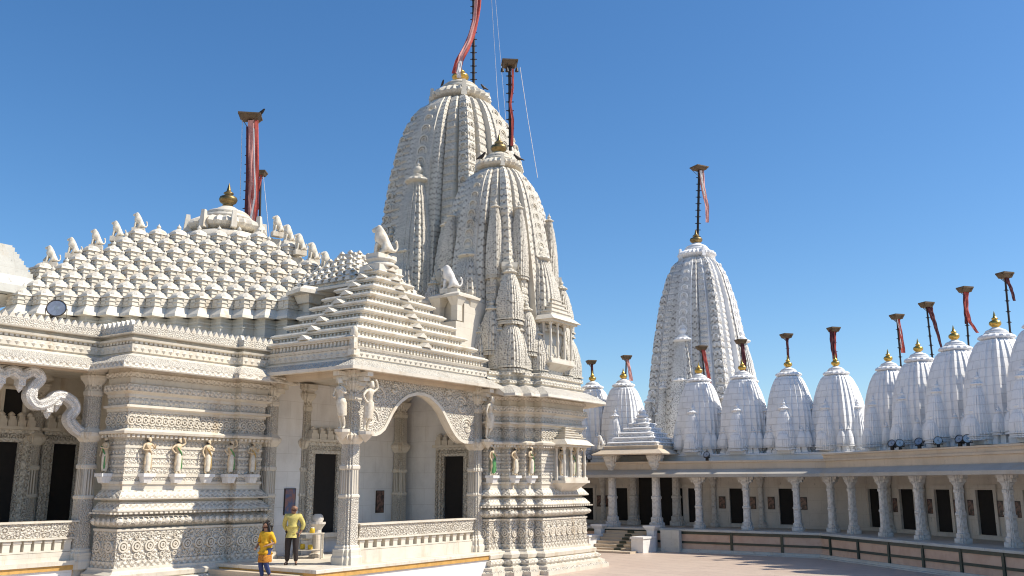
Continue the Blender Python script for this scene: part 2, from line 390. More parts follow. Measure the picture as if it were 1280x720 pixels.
def spirelet_mesh(key, mats, fin, w, h):
    """mini spire of half width w and height h to the shoulder, base at z=0"""
    if key in _spl: return _spl[key]
    mb = MB()
    sp = smooth_prof([(-.02*h,.97*w),(.14*h,w),(.40*h,.95*w),(.64*h,.80*w),(.84*h,.60*w),(.96*h,.42*w),(h,.36*w)], 5); rows = []
    n = max(14, int(h/.13))
    for i in range(n+1):
        z = sp[0][0]+(sp[-1][0]-sp[0][0])*i/n; r = interp(sp, z); e = .03*w*(1 if (z/ (.42*w+.12)) % 1 < .25 else 0)
        rows.append([(x*(r-(e if b == 'k' else 0)), y*(r-(e if b == 'k' else 0)), z) for x, y, b in RAT2])
    mb.grid(rows, True, 1, False); mb.cap(rows[-1])
    nc = len(RAT2)
    for j in range(n):
        for i in range(nc):
            b = RAT2[i][2]; mb.mi[j*nc+i] = 2 if b == 'k' else 1
    for z0, z1, o in ((-.50,-.36,1.06),(-.33,-.16,.98),(-.12,.02,1.08)):
        mb.grid([[(x*o*w, y*o*w, z*w) for x, y, b in RAT2] for z in (z0, z1)], True, 0); mb.cap([(x*o*w, y*o*w, z1*w) for x, y, b in RAT2])
    amalaka(mb, (0,0,h), .58*w, .46*w, 0, 28)
    mb.lathe((0,0,h+.40*w), [(.12*w,0),(.2*w,.1*w),(.25*w,.22*w),(.19*w,.34*w),(.08*w,.40*w),(.14*w,.46*w),(.05*w,.56*w),(.01*w,.78*w)], 10, 3, True)
    me = mb.build('spirelet', [M[k] for k in mats]+[M[fin]]); d = me.data
    bpy.data.objects.remove(me); _spl[key] = d; return d
def spirelet(parent, key, mats, fin, p, w, h, rz=0, name='spirelet'):
    o = link(name, spirelet_mesh((key, round(w,2), round(h,2)), mats, fin, w, h), parent); o.location = p; o.rotation_euler = (0,0,rz); return o
SP = ('spire_plain','spire','spire_band'); WS = ('wplain','ws','wsb'); WB = ('wplain','wblock','wblock')

# figures grown from a skeleton (one continuous surface)
def skin(name, pts, edges, rads, sub=1, mat=None, root=0):
    me = bpy.data.meshes.new(name); bm = bmesh.new(); ly = bm.verts.layers.skin.verify()
    vs = [bm.verts.new(p) for p in pts]
    for a, b in edges: bm.edges.new((vs[a], vs[b]))
    for v, r in zip(vs, rads): v[ly].radius = (r, r) if not isinstance(r, tuple) else r
    vs[root][ly].use_root = True
    bm.to_mesh(me); bm.free()
    o = bpy.data.objects.new(name, me); COL.objects.link(o)
    m1 = o.modifiers.new('skin', 'SKIN'); m1.use_smooth_shade = True
    m2 = o.modifiers.new('sub', 'SUBSURF'); m2.levels = sub; m2.render_levels = sub
    bpy.context.view_layer.update(); dg = bpy.context.evaluated_depsgraph_get()
    out = bpy.data.meshes.new_from_object(o.evaluated_get(dg)); out.name = name
    bpy.data.objects.remove(o)
    out.materials.clear(); out.materials.append(mat)
    for p in out.polygons: p.use_smooth = True
    return out
class Skel:
    def __init__(s): s.p = []; s.e = []; s.r = []
    def add(s, p, r, par=None):
        s.p.append(p); s.r.append(r)
        if par is not None: s.e.append((par, len(s.p)-1))
        return len(s.p)-1
    def chain(s, par, lst):
        for p, r in lst: par = s.add(p, r, par)
        return par
def hand(s, wrist, d, side, k=1.0):
    """palm and five fingers along d from the wrist joint"""
    d = Vector(d).normalized(); p = Vector(s.p[wrist]); sd = Vector(side).normalized(); up = d.cross(sd)
    palm = s.add(tuple(p+d*.05*k), (.032*k,.018*k), wrist); kn = s.add(tuple(p+d*.085*k), (.034*k,.016*k), palm)
    for i, (o, L) in enumerate(((-.030,.062),(-.010,.075),(.010,.070),(.030,.055))):
        b = p+d*.095*k+sd*o*k
        s.chain(kn, [(tuple(b), .0095*k), (tuple(b+d*L*.5*k+up*.006*k), .009*k), (tuple(b+d*L*.85*k+up*.025*k), .008*k)])
    b = p+d*.04*k-sd*.03*k
    s.chain(palm, [(tuple(b), .012*k), (tuple(b+d*.03*k-sd*.025*k), .010*k), (tuple(b+d*.06*k-sd*.028*k), .009*k)])
def dancer_mesh(name, mat, pose=0):
    """statue, 1 m tall, facing -y; hip swayed"""
    s = Skel(); k = 1/1.62
    pel = s.add((.03*k,0,.86*k), .125*k)
    wa = s.chain(pel, [((.0,0,1.0*k),.095*k),((-.03*k,0,1.17*k),.12*k),((-.02*k,0,1.30*k),.09*k)])
    nk = s.chain(wa, [((0,-.01*k,1.37*k),.045*k),((.02*k,-.02*k,1.46*k),.085*k),((.02*k,-.01*k,1.55*k),.085*k),((.02*k,.0,1.62*k),.05*k)])
    for sx, foot in ((-1,-.06),(1,.02)):
        s.chain(pel, [((.03*k+sx*.08*k,0,.78*k),.085*k),((sx*.10*k,-.06*k*(1 if sx > 0 else 0),.47*k),.06*k),((sx*.07*k,.02*k,.25*k),.05*k),((sx*.07*k,.02*k,.06*k),.036*k),((sx*.09*k,-.10*k,.03*k),.032*k)])
    if pose == 0:
        aL = [((-.19*k,0,1.27*k),.05*k),((-.27*k,-.04*k,1.06*k),.04*k),((-.12*k,-.16*k,1.02*k),.034*k),((-.05*k,-.18*k,1.04*k),.03*k)]
        aR = [((.17*k,0,1.28*k),.05*k),((.27*k,-.04*k,1.1*k),.04*k),((.2*k,-.17*k,1.22*k),.034*k),((.16*k,-.2*k,1.27*k),.03*k)]
    elif pose == 1:
        aL = [((-.19*k,0,1.27*k),.05*k),((-.33*k,-.02*k,1.12*k),.04*k),((-.2*k,-.06*k,.95*k),.034*k),((-.13*k,-.1*k,.92*k),.03*k)]
        aR = [((.17*k,0,1.28*k),.05*k),((.3*k,-.02*k,1.4*k),.04*k),((.2*k,-.05*k,1.6*k),.034*k),((.12*k,-.05*k,1.66*k),.03*k)]
    else:
        aL = [((-.19*k,0,1.27*k),.05*k),((-.26*k,0,1.03*k),.04*k),((-.22*k,-.08*k,.82*k),.034*k),((-.2*k,-.1*k,.75*k),.03*k)]
        aR = [((.17*k,0,1.28*k),.05*k),((.24*k,-.08*k,1.08*k),.04*k),((.05*k,-.2*k,1.12*k),.034*k),((-.08*k,-.22*k,1.15*k),.03*k)]
    s.chain(wa, aL); s.chain(wa, aR)
    return skin(name, s.p, s.e, s.r, 1, mat)
def lion_mesh(name, mat):
    """seated lion about 1 m tall facing -x, maned head held high"""
    s = Skel(); hip = s.add((.27,0,.22), .19)
    ch = s.chain(hip, [((.14,0,.40),.17),((-.02,0,.56),.19)])
    hd = s.chain(ch, [((-.05,0,.70),.22),((-.11,0,.84),.20),((-.17,0,.92),.13)])
    s.chain(hd, [((-.29,0,.86),.085),((-.34,0,.84),.06)])
    for sy in (-1,1):
        s.chain(hd-1, [((-.05,sy*.13,1.0),.04)])
        s.chain(ch, [((-.13,sy*.12,.42),.075),((-.17,sy*.12,.2),.058),((-.18,sy*.12,.05),.055),((-.27,sy*.12,.03),.05)])
        s.chain(hip, [((.14,sy*.17,.22),.13),((.08,sy*.19,.08),.07),((-.02,sy*.19,.04),.055)])
    s.chain(hip, [((.44,0,.10),.05),((.52,.08,.26),.035),((.50,.12,.44),.035),((.44,.12,.54),.055)])
    return skin(name, s.p, s.e, s.r, 1, mat)
LION = lion_mesh('lion_statue', M['stat'])
LIONW = lion_mesh('lion_statue', M['stat_white'])
DAN = [dancer_mesh('dancer_body', M['stat'], i) for i in range(3)]
DANP = [dancer_mesh('painted_body', M['ochre_fig'], i) for i in range(3)]
def lion(p, h, heading, label, group, me=LION, ped=None):
    o = empty('lion_statue', p, heading-PI, label, 'statue', group)
    b = link('body', me, o); b.scale = (h,)*3; b.location = (0,0,.06 if ped else 0)
    if ped:
        mb = MB(); mb.box(-ped*1.1, ped*1.35, -ped*.7, ped*.7, -.12, .08); mb.build('pedestal', M['plain'], o)
    return o

def ray(u, v):
    a = (u-640)/F_; t = (v-360)/F_; return Vector((a, cP+t*sP, sP-t*cP))
def onb(u, v, b):                                # photo pixel on the plane b = const -> temple coordinates
    d = ray(u, v); k = (b+P0[0]*BX[0]+P0[1]*BX[1])/(d[0]*BX[0]+d[1]*BX[1]); return loc((d[0]*k, d[1]*k, EYE+d[2]*k))
def ona(u, v, a):
    d = ray(u, v); k = (a+P0[0]*AX[0]+P0[1]*AX[1])/(d[0]*AX[0]+d[1]*AX[1]); return loc((d[0]*k, d[1]*k, EYE+d[2]*k))
# ================================================================== THE MAIN TEMPLE (coordinates: x along its front, y into it)
ZP = .85
T = empty('marble_temple', (P0[0], P0[1], 0), ANG, 'large carved cream marble temple with porch, bell roof and two tall curved towers', 'temple')
MS = [M['plain'], M['scroll'], M['band'], M['scroll_fine']]
# carved wall mouldings: (out, z, material of the strip that ends here)
WP = [(.78,0,0),(.78,.14,0),(.66,.22,1),(.66,.30,0),(.56,.32,0)]
def addp(lst, m): 
    for q in lst: WP.append((q[0], q[1], m))
addp(arcp(.46,.36,.56,.08), 2); addp([(.34,.58),(.40,.62),(.42,.74),(.30,.80),(.24,.84)], 0); addp([(.24,.90)], 0)
addp([(.14,.91),(.15,1.08)], 2); addp([(.12,1.085),(.12,1.93)], 1); addp([(.15,1.94),(.15,2.0),(.02,2.02)], 0); addp(arcp(.06,2.04,2.38,.22,7), 3)
addp([(-.02,2.40),(-.02,2.47)], 0); addp([(.24,2.49),(.25,2.53)], 0); addp([(.06,2.76)], 2); addp([(-.02,2.78),(-.02,2.82),(.20,2.84),(.21,2.88)], 0); addp([(.04,3.10)], 2)
addp([(0,3.12),(0,3.27)], 0); addp([(.04,3.28),(.04,3.36),(0,3.37)], 0)
for z in (3.5, 3.78, 4.06, 4.34, 4.62): addp([(0,z)], 3); addp([(.02,z+.005),(.02,z+.07),(0,z+.075)], 0)
addp([(.05,4.72),(.24,4.76),(.26,4.83),(.10,4.90),(.03,4.92)], 0); addp([(.03,5.42)], 1); addp([(.06,5.43),(.06,5.50),(.18,5.54),(.18,5.60),(.04,5.63)], 0)
addp([(.04,5.84)], 2); addp([(.08,5.86),(.08,5.94),(.22,6.02)], 0); addp([(.20,6.22)], 2); addp([(.08,6.26),(.08,6.42)], 0); addp([(.16,6.45),(.18,6.58)], 2); addp([(.12,6.6),(.12,6.78)], 0)
WPo = [(a, b) for a, b, c in WP]; WPm = [c for a, b, c in WP][1:]
W1 = [(-5.3,5.05),(-5.3,4.0),(-1.38,4.0),(-1.38,3.72),(-.42,3.72),(-.42,4.4)]
W2 = [(6.95,.5),(6.95,-.4),(7.75,-.4),(7.75,-.78),(8.3,-.78),(8.3,-1.14),(8.92,-1.14),(8.92,-1.5),(11.98,-1.5),(11.98,-1.14),(12.4,-1.14),(12.4,-.6),(12.75,-.6),(12.75,4.6)]
for nm, W in (('carved_wall', W1), ('sanctum_wall', W2)):
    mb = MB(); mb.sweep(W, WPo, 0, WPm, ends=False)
    for (x, y, a) in along(W, .13, .16):         # small teeth under the figure shelf
        mb.obox((x, y), .045, .05, 4.655, 4.735, a)
    for (x, y, a) in along(W, .30, .17): mb.obox((x, y), .05, .05, 2.425, 2.475, a)
    def ringm(x, y, a, z, r, dep, o=.0, w_=.72, n=12):
        ca, sa = math.cos(a), math.sin(a); nx, ny = sa, -ca; rows = []
        for i in range(n+1):
            t = 2*PI*i/n; rows.append([(x+ca*math.cos(t)*q+nx*d, y+sa*math.cos(t)*q+ny*d, z+math.sin(t)*q) for q, d in ((r,-.005),(r,dep),(r*w_,dep),(r*w_,-.005))])
        mb.grid(rows, False, 0)
    def boss(x, y, a, z, r, dep):
        ca, sa = math.cos(a), math.sin(a); nx, ny = sa, -ca; pk = (x+nx*dep, y+ny*dep, z); q = [(x+ca*math.cos(t)*r, y+sa*math.cos(t)*r, z+math.sin(t)*r) for t in [PI*i/3 for i in range(6)]]
        for i in range(6): mb.poly([q[i], q[(i+1) % 6], pk], 0)
    for i, (x, y, a) in enumerate(along(W, .12, .40)):
        ringm(x, y, a, 1.50, .165, .05); ringm(x, y, a, 1.50, .085, .06, w_=.5); boss(x, y, a, 1.5, .05, .07)
        for t in range(8): boss(x+math.cos(a)*.125*math.cos(t*PI/4), y+math.sin(a)*.125*math.cos(t*PI/4), a, 1.5+.125*math.sin(t*PI/4), .022, .035)
        for dz in (-.26,.26): ringm(x, y, a, 1.5+dz, .075, .04); boss(x, y, a, 1.5+dz, .04, .05)
    for x, y, a in along(W, .12, .20):
        boss(x, y, a, 1.14, .05, .04); boss(x, y, a, 1.87, .045, .04)
    for x, y, a in along(W, .12, .40):
        x += math.cos(a)*.2; y += math.sin(a)*.2
        if nm == 'carved_wall' and not -5.1 < x < -.6: continue
        for dz in (-.17,.17): boss(x, y, a, 1.5+dz, .07, .05)
        boss(x, y, a, 1.5, .05, .05)
    for x, y, a in along(W, .03, .225):
        ringm(x, y, a, 5.17, .15, .035, w_=.8); ringm(x, y, a, 5.17, .07, .045, w_=.6)
        for dz in (-.2,.2): boss(x, y, a, 5.17+dz, .035, .035)
    for z in (3.57,3.85,4.13,4.41):
        for x, y, a in along(W, .0, .15): boss(x, y, a, z+.09, .05, .03)
    for x, y, a in along(W, .26, .26):
        boss(x, y, a, 2.21, .10, .06)
    for z, o in ((5.74,.05),(6.12,.22)):
        for x, y, a in along(W, o, .17): boss(x, y, a, z, .06, .04)
    mb.build(nm, MS, T)
# eaves: sloping slab, diamond frieze, cornice and toothed parapet
EP = [(.12,6.72),(.82,6.60),(.84,6.64),(.82,6.80),(.50,7.02),(.12,7.14),(.12,7.18),(.18,7.19),(.20,7.42),(.10,7.44),(.10,7.50),(.24,7.54),(.26,7.60),(.08,7.62),(.08,7.70),(.30,7.72),(.32,7.76),(.22,7.78),(.22,8.0),(.06,8.0),(.06,7.6)]
EM = [0,0,2,3,0,0,0,0,2,0,0,0,2,0,0,0,0,3,0,0]
def eave(path, nm, merlons=True, prof=EP, mats=EM, dz=0):
    mb = MB(); mb.sweep(path, [(o, z+dz) for o, z in prof], 0, mats)
    for x, y, a in along(path, .19, .24):           # raised diamonds on the frieze
        ca, sa = math.cos(a), math.sin(a); nx, ny = sa, -ca; zc = 7.305+dz
        q = [(x+ca*d+nx*.005, y+sa*d+ny*.005, zc+e) for d, e in ((-.085,0),(0,-.085),(.085,0),(0,.085))]; pk = (x+nx*.05, y+ny*.05, zc)
        for i in range(4): mb.poly([q[i], q[(i+1) % 4], pk], 0)
    for x, y, a in along(path, .12, .16): mb.obox((x, y), .05, .05, 7.45+dz, 7.52+dz, a)
    if merlons:
        for x, y, a in along(path, .14, .21):
            ca, sa = math.cos(a), math.sin(a)
            for s_ in (0,):
                o = [(x+ca*d+sa*t, y+sa*d-ca*t, 8.0+dz+e) for t in (-.07,.07) for d, e in ((-.1,-.01),(.1,-.01),(.06,.08),(0,.17),(-.06,.08))]
                A_, B_ = o[:5], o[5:]; mb.poly(A_[::-1]); mb.poly(B_)
                for i in range(5): j = (i+1) % 5; mb.poly([A_[i], A_[j], B_[j], B_[i]])
    return mb.build(nm, MS, T)
E1 = [(-16,5.67),(-5.3,5.67),(-5.3,4.0),(-1.38,4.0),(-1.38,3.72),(-.45,3.72),(-.45,4.4)]
eave(E1, 'eave')
E2 = [(6.95,-.30),(7.75,-.4),(7.75,-.78),(8.3,-.78),(8.3,-1.14),(8.92,-1.14),(8.92,-1.5),(11.98,-1.5),(12.3,-1.14),(12.75,-.4),(12.9,4.6)]
E2P = [(.12,6.74),(.98,6.50),(1.0,6.53),(.98,6.62),(.62,6.84),(.30,6.98),(.12,7.04),(.12,7.10),(.2,7.12),(.22,7.22),(.05,7.26),(.03,7.40),(.12,7.44),(.14,7.54),(.0,7.58)]
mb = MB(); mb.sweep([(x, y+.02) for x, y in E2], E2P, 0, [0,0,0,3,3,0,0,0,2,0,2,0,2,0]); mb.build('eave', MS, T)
# body behind: roof deck and inner walls
mb = MB(); mb.box(-16,13,9.2,20,0,7.7); mb.box(-5.15,13,4.6,9.2,7.2,7.7); mb.box(-16,-5.6,6.2,9.2,7.2,7.7); mb.box(-.4,7.6,4.35,4.6,0,7.2); mb.box(-5.25,-.45,4.3,5.06,0,7.2); mb.box(-3.3,-.45,5.1,9.3,0,7.2); mb.box(7.66,12.6,.3,4.9,0,8.2); mb.box(-.6,6.9,-.3,4.4,6.95,7.2)
mb.box(7.0,7.62,-.2,.6,0,6.7); mb.box(-16,-3.3,5.75,9.2,6.80,7.15)
mb.build('inner_mass', M['plain'], T)
# porch floor, front band
mb = MB(); PP = [(-1.95,3.9),(-1.95,-.72),(7.0,-.72)]
mb.box(-1.9,7.6,-.66,4.3,0,ZP-.05,1); mb.sweep([(-1.95,3.95),(-1.95,-.72),(7.72,-.72)], [(-.3,ZP),(.06,ZP),(.07,ZP-.015),(.07,ZP-.10),(.02,ZP-.11)], 0)
mb.sweep([(-1.95,3.95),(-1.95,-.72),(7.72,-.72)], [(.03,ZP-.11),(.03,ZP-.25),(.0,ZP-.25)], 2); mb.sweep([(-1.95,3.95),(-1.95,-.72),(7.72,-.72)], [(-.02,ZP-.25),(-.02,0)], 1)
mb.box(-1.9,7.6,-.68,4.3,ZP-.04,ZP-.003,0)
mb.build('porch_platform', [M['plain'], M['veined'], M['yellow']], T)
mb = MB()
for i in range(4): mb.box(-1.95-.42*(i+1), -1.95-.42*i-.002, -.2+.06*i, 3.6, 0, ZP-.17*(i+1)+.01)
mb.build('porch_steps', M['beige'], T)
mb = MB(); mb.sweep([(-16,5.2),(-5.9,5.2)], [(-.3,1.12),(.1,1.12),(.1,1.0),(.04,.99)], 0); mb.sweep([(-16,5.2),(-5.9,5.2)], [(.05,.99),(.05,.86),(.0,.86),(0,0)], 2, [2,2,1])
mb.box(-16,-3.3,5.22,9.2,0,1.118)
mb.build('wing_platform', [M['plain'], M['veined'], M['yellow']], T)
# columns
COLP = [(.44,ZP),(.44,1.06),(.40,1.12),(.40,1.30),(.34,1.34),(.34,1.40),(.295,1.44),(.285,2.85),(.31,2.88),(.31,2.94),(.275,2.97),(.265,3.72),(.30,3.76),(.30,3.84),(.265,3.88),(.255,4.52),(.30,4.56),(.40,4.70),(.42,4.80),(.36,4.84),(.30,4.9),(.265,4.94),(.255,5.9),(.29,5.94),(.29,6.05),(.26,6.08),(.26,6.25),(.40,6.42),(.42,6.52),(.34,6.55),(.34,6.62),(.46,6.70),(.46,6.86)]
COLM = [0,0,0,0,0,0,3,0,0,0,4,0,0,0,3,0,0,0,0,0,0,3,0,0,0,2,0,0,0,0,0,0]
cm = MB(); column_mesh(cm, (0,0), [(r*.95, z) for r, z in COLP], COLM); c0 = cm.build('pillar', MS+[M['flute']], T); c0.location = (0,0,0)
def pillar(x, y, sc_=1):
    o = c0.copy(); COL.objects.link(o); o.parent = T; o.location = (x, y, 0); o.scale = (sc_, sc_, 1); return o
for x, y in ((6.64,0),(-.02,3.82),(7.05,4.1),(2.1,4.45),(-5.60,5.45),(-11.2,5.45),(-5.3,9.2),(-7.55,9.2),(-10.2,9.2)): pillar(x, y, .92 if y < 4 and x > 5 else .9)
# capital brackets
for x, y in ((0,0),(6.64,0),(0,3.82)):
    mb = MB()
    for dx, dy in ((1,0),(-1,0),(0,1),(0,-1)):
        for k in range(3): 
            L = .45+.16*k; mb.box(*sorted((x+dx*.2-abs(dy)*.13, x+dx*L+abs(dy)*.13)), *sorted((y+dy*.2-abs(dx)*.13, y+dy*L+abs(dx)*.13)), 6.36+.15*k, 6.5+.15*k)
    mb.build('capital_bracket', M['plain'], T)
# beams
mb = MB(); mb.box(-.24,6.9,-.24,.24,6.70,6.96); mb.build('porch_beam', M['beige'], T); mb = MB(); mb.box(-.24,.24,.25,3.9,6.70,6.96); mb.build('porch_beam', M['beige'], T); mb = MB(); mb.box(-12,-5.3,5.36,5.64,6.60,6.85); mb.build('porch_beam', M['beige'], T)
# porch arch: panel with an ogee opening
P = [onb(440+x/5.144, 460+y/5.144, 0) for x, y in ((104,437),(130,437),(160,425),(190,398),(218,345),(240,300),(270,250),(300,220),(340,190),(395,175),(440,178),(480,195),(530,240),(560,280),(590,340),(620,400),(645,440),(670,468),(700,484),(722,486))]
mb = MB(); pts = [(p.x, p.z) for p in P]; pts[0] = (.24, pts[0][1]); pts[-1] = (6.40, pts[-1][1])
for y0, flip in ((-.12,0),(.12,1)):
    for (x1, z1), (x2, z2) in zip(pts, pts[1:]):
        q = [(x1,y0,z1),(x2,y0,z2),(x2,y0,6.70),(x1,y0,6.70)]; mb.poly(q if not flip else q[::-1], 1)
rows = [[(x, y, z) for x, z in pts] for y in (-.12,.12)]; mb.grid(rows, False, 0)
for k in (-1,1):                                   # raised rim
    rows = []
    for i, (x, z) in enumerate(pts):
        a = Vector((pts[min(i+1,len(pts)-1)][0]-pts[max(i-1,0)][0], pts[min(i+1,len(pts)-1)][1]-pts[max(i-1,0)][1])).normalized(); n = Vector((-a.y, a.x))
        rows.append([(x+n.x*.10, k*.12, z+n.y*.10), (x+n.x*.10, k*.17, z+n.y*.10), (x-n.x*.01, k*.17, z-n.y*.01), (x-n.x*.01, k*.12, z-n.y*.01)])
    mb.grid(rows, False, 0)
# scrolls carved on the spandrels
for cx, cz, r in ((.75,5.35,.38),(1.0,6.1,.42),(5.95,5.35,.36),(5.6,6.1,.42),(1.9,6.42,.22),(4.8,6.42,.22),(.6,6.55,.14),(6.1,6.5,.16)):
    sgn = 1 if cx < 3.3 else -1
    for q in range(2):
        mb.tube([(cx+sgn*math.cos(t)*r*(1-t/9.5)*(1-.35*q), -.125, cz+math.sin(t)*r*(1-t/9.5)*(1-.35*q)) for t in [i*.35+q for i in range(24)]], .035, 5, 0)
mb.build('porch_arch', MS, T)
mb = MB(); q = [(.24,4.9),(.5,4.95),(1.1,5.5),(1.9,6.2),(2.6,6.4),(3.2,6.1),(3.5,5.2),(3.55,4.9)]
# balustrade: carved coping, short balusters, sill
def balustrade(x0, x1, y, zt=2.06, zb=1.62, zs=1.30, z0=ZP, n=15):
    mb = MB(); f = -.1
    mb.hexa([(x0,y-.14,zb),(x1,y-.14,zb),(x1,y+.14,zb),(x0,y+.14,zb)], [(x0,y-.22,zt-.05),(x1,y-.22,zt-.05),(x1,y+.14,zt-.05),(x0,y+.14,zt-.05)], 1)
    mb.box(x0-.05,x1+.05,y-.26,y+.16,zt-.05,zt,0); mb.box(x0-.05,x1+.05,y-.18,y+.16,zb-.06,zb-.002,0); mb.box(x0,x1,y-.12,y+.14,zs-.05,zs,0); mb.box(x0-.05,x1+.05,y-.17,y+.16,z0,zs-.06,0); mb.box(x0,x1,y+.04,y+.12,zs,zb-.062,0)
    o = mb.build('balustrade', MS, T)
    b0 = MB(); b0.box(-.1,.1,-.11,.06,zs,zb-.062); b0.box(-.115,.115,-.13,.05,zb-.14,zb-.08); first = None
    for i in range(n):
        x = x0+(x1-x0)*(i+.5)/n
        if first is None: first = b0.build('baluster', M['plain'], o); c = first
        else: c = first.copy(); COL.objects.link(c); c.parent = o
        c.location = (x, y, 0)
balustrade(.35, 6.3, 0); balustrade(-10.9, -5.85, 5.5, 2.24, 1.78, 1.42, 1.12, 17)
# cusped arch of the left wing
def crom(P, n):
    out = []
    for i in range(len(P)-1):
        a, b, c, e = P[max(i-1,0)], P[i], P[i+1], P[min(i+2,len(P)-1)]
        for k in range(n):
            t = k/n; out.append(tuple(.5*(2*b[d]+(-a[d]+c[d])*t+(2*a[d]-5*b[d]+4*c[d]-e[d])*t*t+(-a[d]+3*b[d]-3*c[d]+e[d])*t**3) for d in range(2)))
    return out+[P[-1]]
mb = MB(); half = [(q.x, q.z) for q in [onb(x/2.4, 420+y/2.4, 5.5) for x, y in ((250,296),(222,276),(205,248),(222,220),(210,194),(172,178),(145,198),(108,208),(86,182),(98,152),(118,128),(96,106),(62,118),(34,104),(2,112),(-30,98))]]
mid = half[-1][0]; full = half+[(2*mid-x, z) for x, z in half[::-1]][1:]; cen = crom(full, 5)
rows = []
for i, (x, z) in enumerate(cen):
    a = Vector((cen[min(i+1,len(cen)-1)][0]-cen[max(i-1,0)][0], cen[min(i+1,len(cen)-1)][1]-cen[max(i-1,0)][1])).normalized(); n = Vector((-a.y, a.x)); wd = .145
    rows.append([(x+n.x*d, 5.5+e, z+n.y*d) for d, e in ((wd,-.14),(wd*.5,-.2),(0,-.17),(-wd*.5,-.2),(-wd,-.14),(-wd,.14),(wd,.14),(wd,-.14))])
mb.grid(rows, False, 0, False)
for k in (5,6,9,12,14): 
    for x, z in (half[k], (2*mid-half[k][0], half[k][1])):
        mb.box(x-.10,x+.10,5.36,5.64,z-.30,z-.12); mb.lathe((x,5.5,z-.50), [(.01,0),(.08,.1),(.12,.2)], 8, 0, False)
mb.build('cusped_arch', [M['white_carved']], T)
# doors
def door(p0, p1, nm, axis, z0, z1, fr=.38, parent=T, top=True, y=None):
    """p0..p1 = opening along the wall; axis 'x': wall plane y=const facing -y; axis 'y': wall plane x=const facing -x"""
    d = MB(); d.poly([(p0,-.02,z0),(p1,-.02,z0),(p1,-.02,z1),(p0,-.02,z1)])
    f = MB()
    for q in range(3):
        a, b, o = fr*(1-q/3), fr*(1-(q+1)/3)+.004, .22-.055*q
        for s_, e in ((p0, -1), (p1, 1)): f.box(*sorted((s_+e*a, s_+e*b)), -o, .0, z0, z1+b, q % 2+1)
        f.box(p0-a, p1+a, -o-.002, .0, z1+b+.002, z1+a, (q+1) % 2+1)
    f.box(p0-fr-.1, p1+fr+.1, -.34, 0, z1+fr+.003, z1+fr+.1, 0); 
    n = 5
    for i in range(n): 
        c = p0-fr+(p1-p0+2*fr)*(i+.5)/n; hw = (p1-p0+2*fr)/n*.44; f.obox((c,-.16), hw, .14, z1+fr+.1, z1+fr+.3); f.obox((c,-.16), hw*.7, .12, z1+fr+.3, z1+fr+.42); f.lathe((c,-.16,z1+fr+.42), [(.09,0),(.12,.06),(.03,.14)], 8)
    f.box(p0-fr-.05, p1+fr+.05, -.3, 0, z0-.16, z0-.003, 0)
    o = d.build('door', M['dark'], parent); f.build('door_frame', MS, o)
    if axis == 'x': o.location = (0, y, 0)
    else: o.location = (y, 0, 0); o.rotation_euler = (0,0,-PI/2)
    return o
door(2.50, 3.62, 'd', 'x', 1.55, 4.37, y=4.30, fr=.42)
q0, q1 = ona(556,600,7.55), ona(580,600,7.55)
door(-q0.y, -q1.y, 'd', 'y', 1.55, 4.35, y=7.59, fr=.34)
for u0, u1 in ((62,91),(-12,17)):
    a0, a1 = onb(u0,600,9.15).x, onb(u1,600,9.15).x; door(a0, a1, 'd', 'x', 1.3, 4.6, y=9.19, fr=.4)
mb = MB(); mb.box(7.60,7.65,.6,4.3,ZP,6.9); mb.build('side_wall', M['veined'], T)
mb = MB(); mb.box(-.4,7.6,4.31,4.349,ZP,6.9); mb.build('back_wall', M['veined'], T)
w0 = onb(2,522,9.1); w1 = onb(30,488,9.1)
mb = MB(); mb.box(w0.x,w1.x,9.10,9.19,w0.z,w1.z); wi = mb.build('window', M['dark'], T)
mb = MB(); 
for x0, x1, z0, z1 in ((w0.x-.1,w0.x,w0.z,w1.z),(w1.x,w1.x+.1,w0.z,w1.z),(w0.x-.1,w1.x+.1,w0.z-.1,w0.z),(w0.x-.1,w1.x+.1,w1.z,w1.z+.1)): mb.box(x0,x1,9.04,9.18,z0,z1)
mb.build('window_frame', M['plain'], wi)
# porch roof: eave slab, frieze and stepped tiers
PE = [(-.35,4.2),(-.35,-.30),(6.60,-.30),(6.60,.6)]
PEP = [(.0,6.96),(.52,6.80),(.60,6.82),(.61,6.92),(.28,7.14),(.10,7.22),(.10,7.27),(.14,7.28),(.15,7.50),(.20,7.52),(.24,7.60),(.10,7.64),(.02,7.66),(.0,7.75)]
mb = MB(); mb.sweep(PE, PEP, 0, [0,0,0,3,3,0,0,0,2,0,0,0,0])
for x, y, a in along(PE, .145, .26):
    ca, sa = math.cos(a), math.sin(a); nx, ny = sa, -ca; zc = 7.39
    q = [(x+ca*d+nx*.004, y+sa*d+ny*.004, zc+e) for d, e in ((-.085,0),(0,-.085),(.085,0),(0,.085))]; pk = (x+nx*.06, y+ny*.06, zc)
    for i in range(4): mb.poly([q[i], q[(i+1) % 4], pk], 0)
mb.build('porch_eave', MS, T)
mb = MB(); CXP, CYP = 3.05, 1.75; NT_ = 9
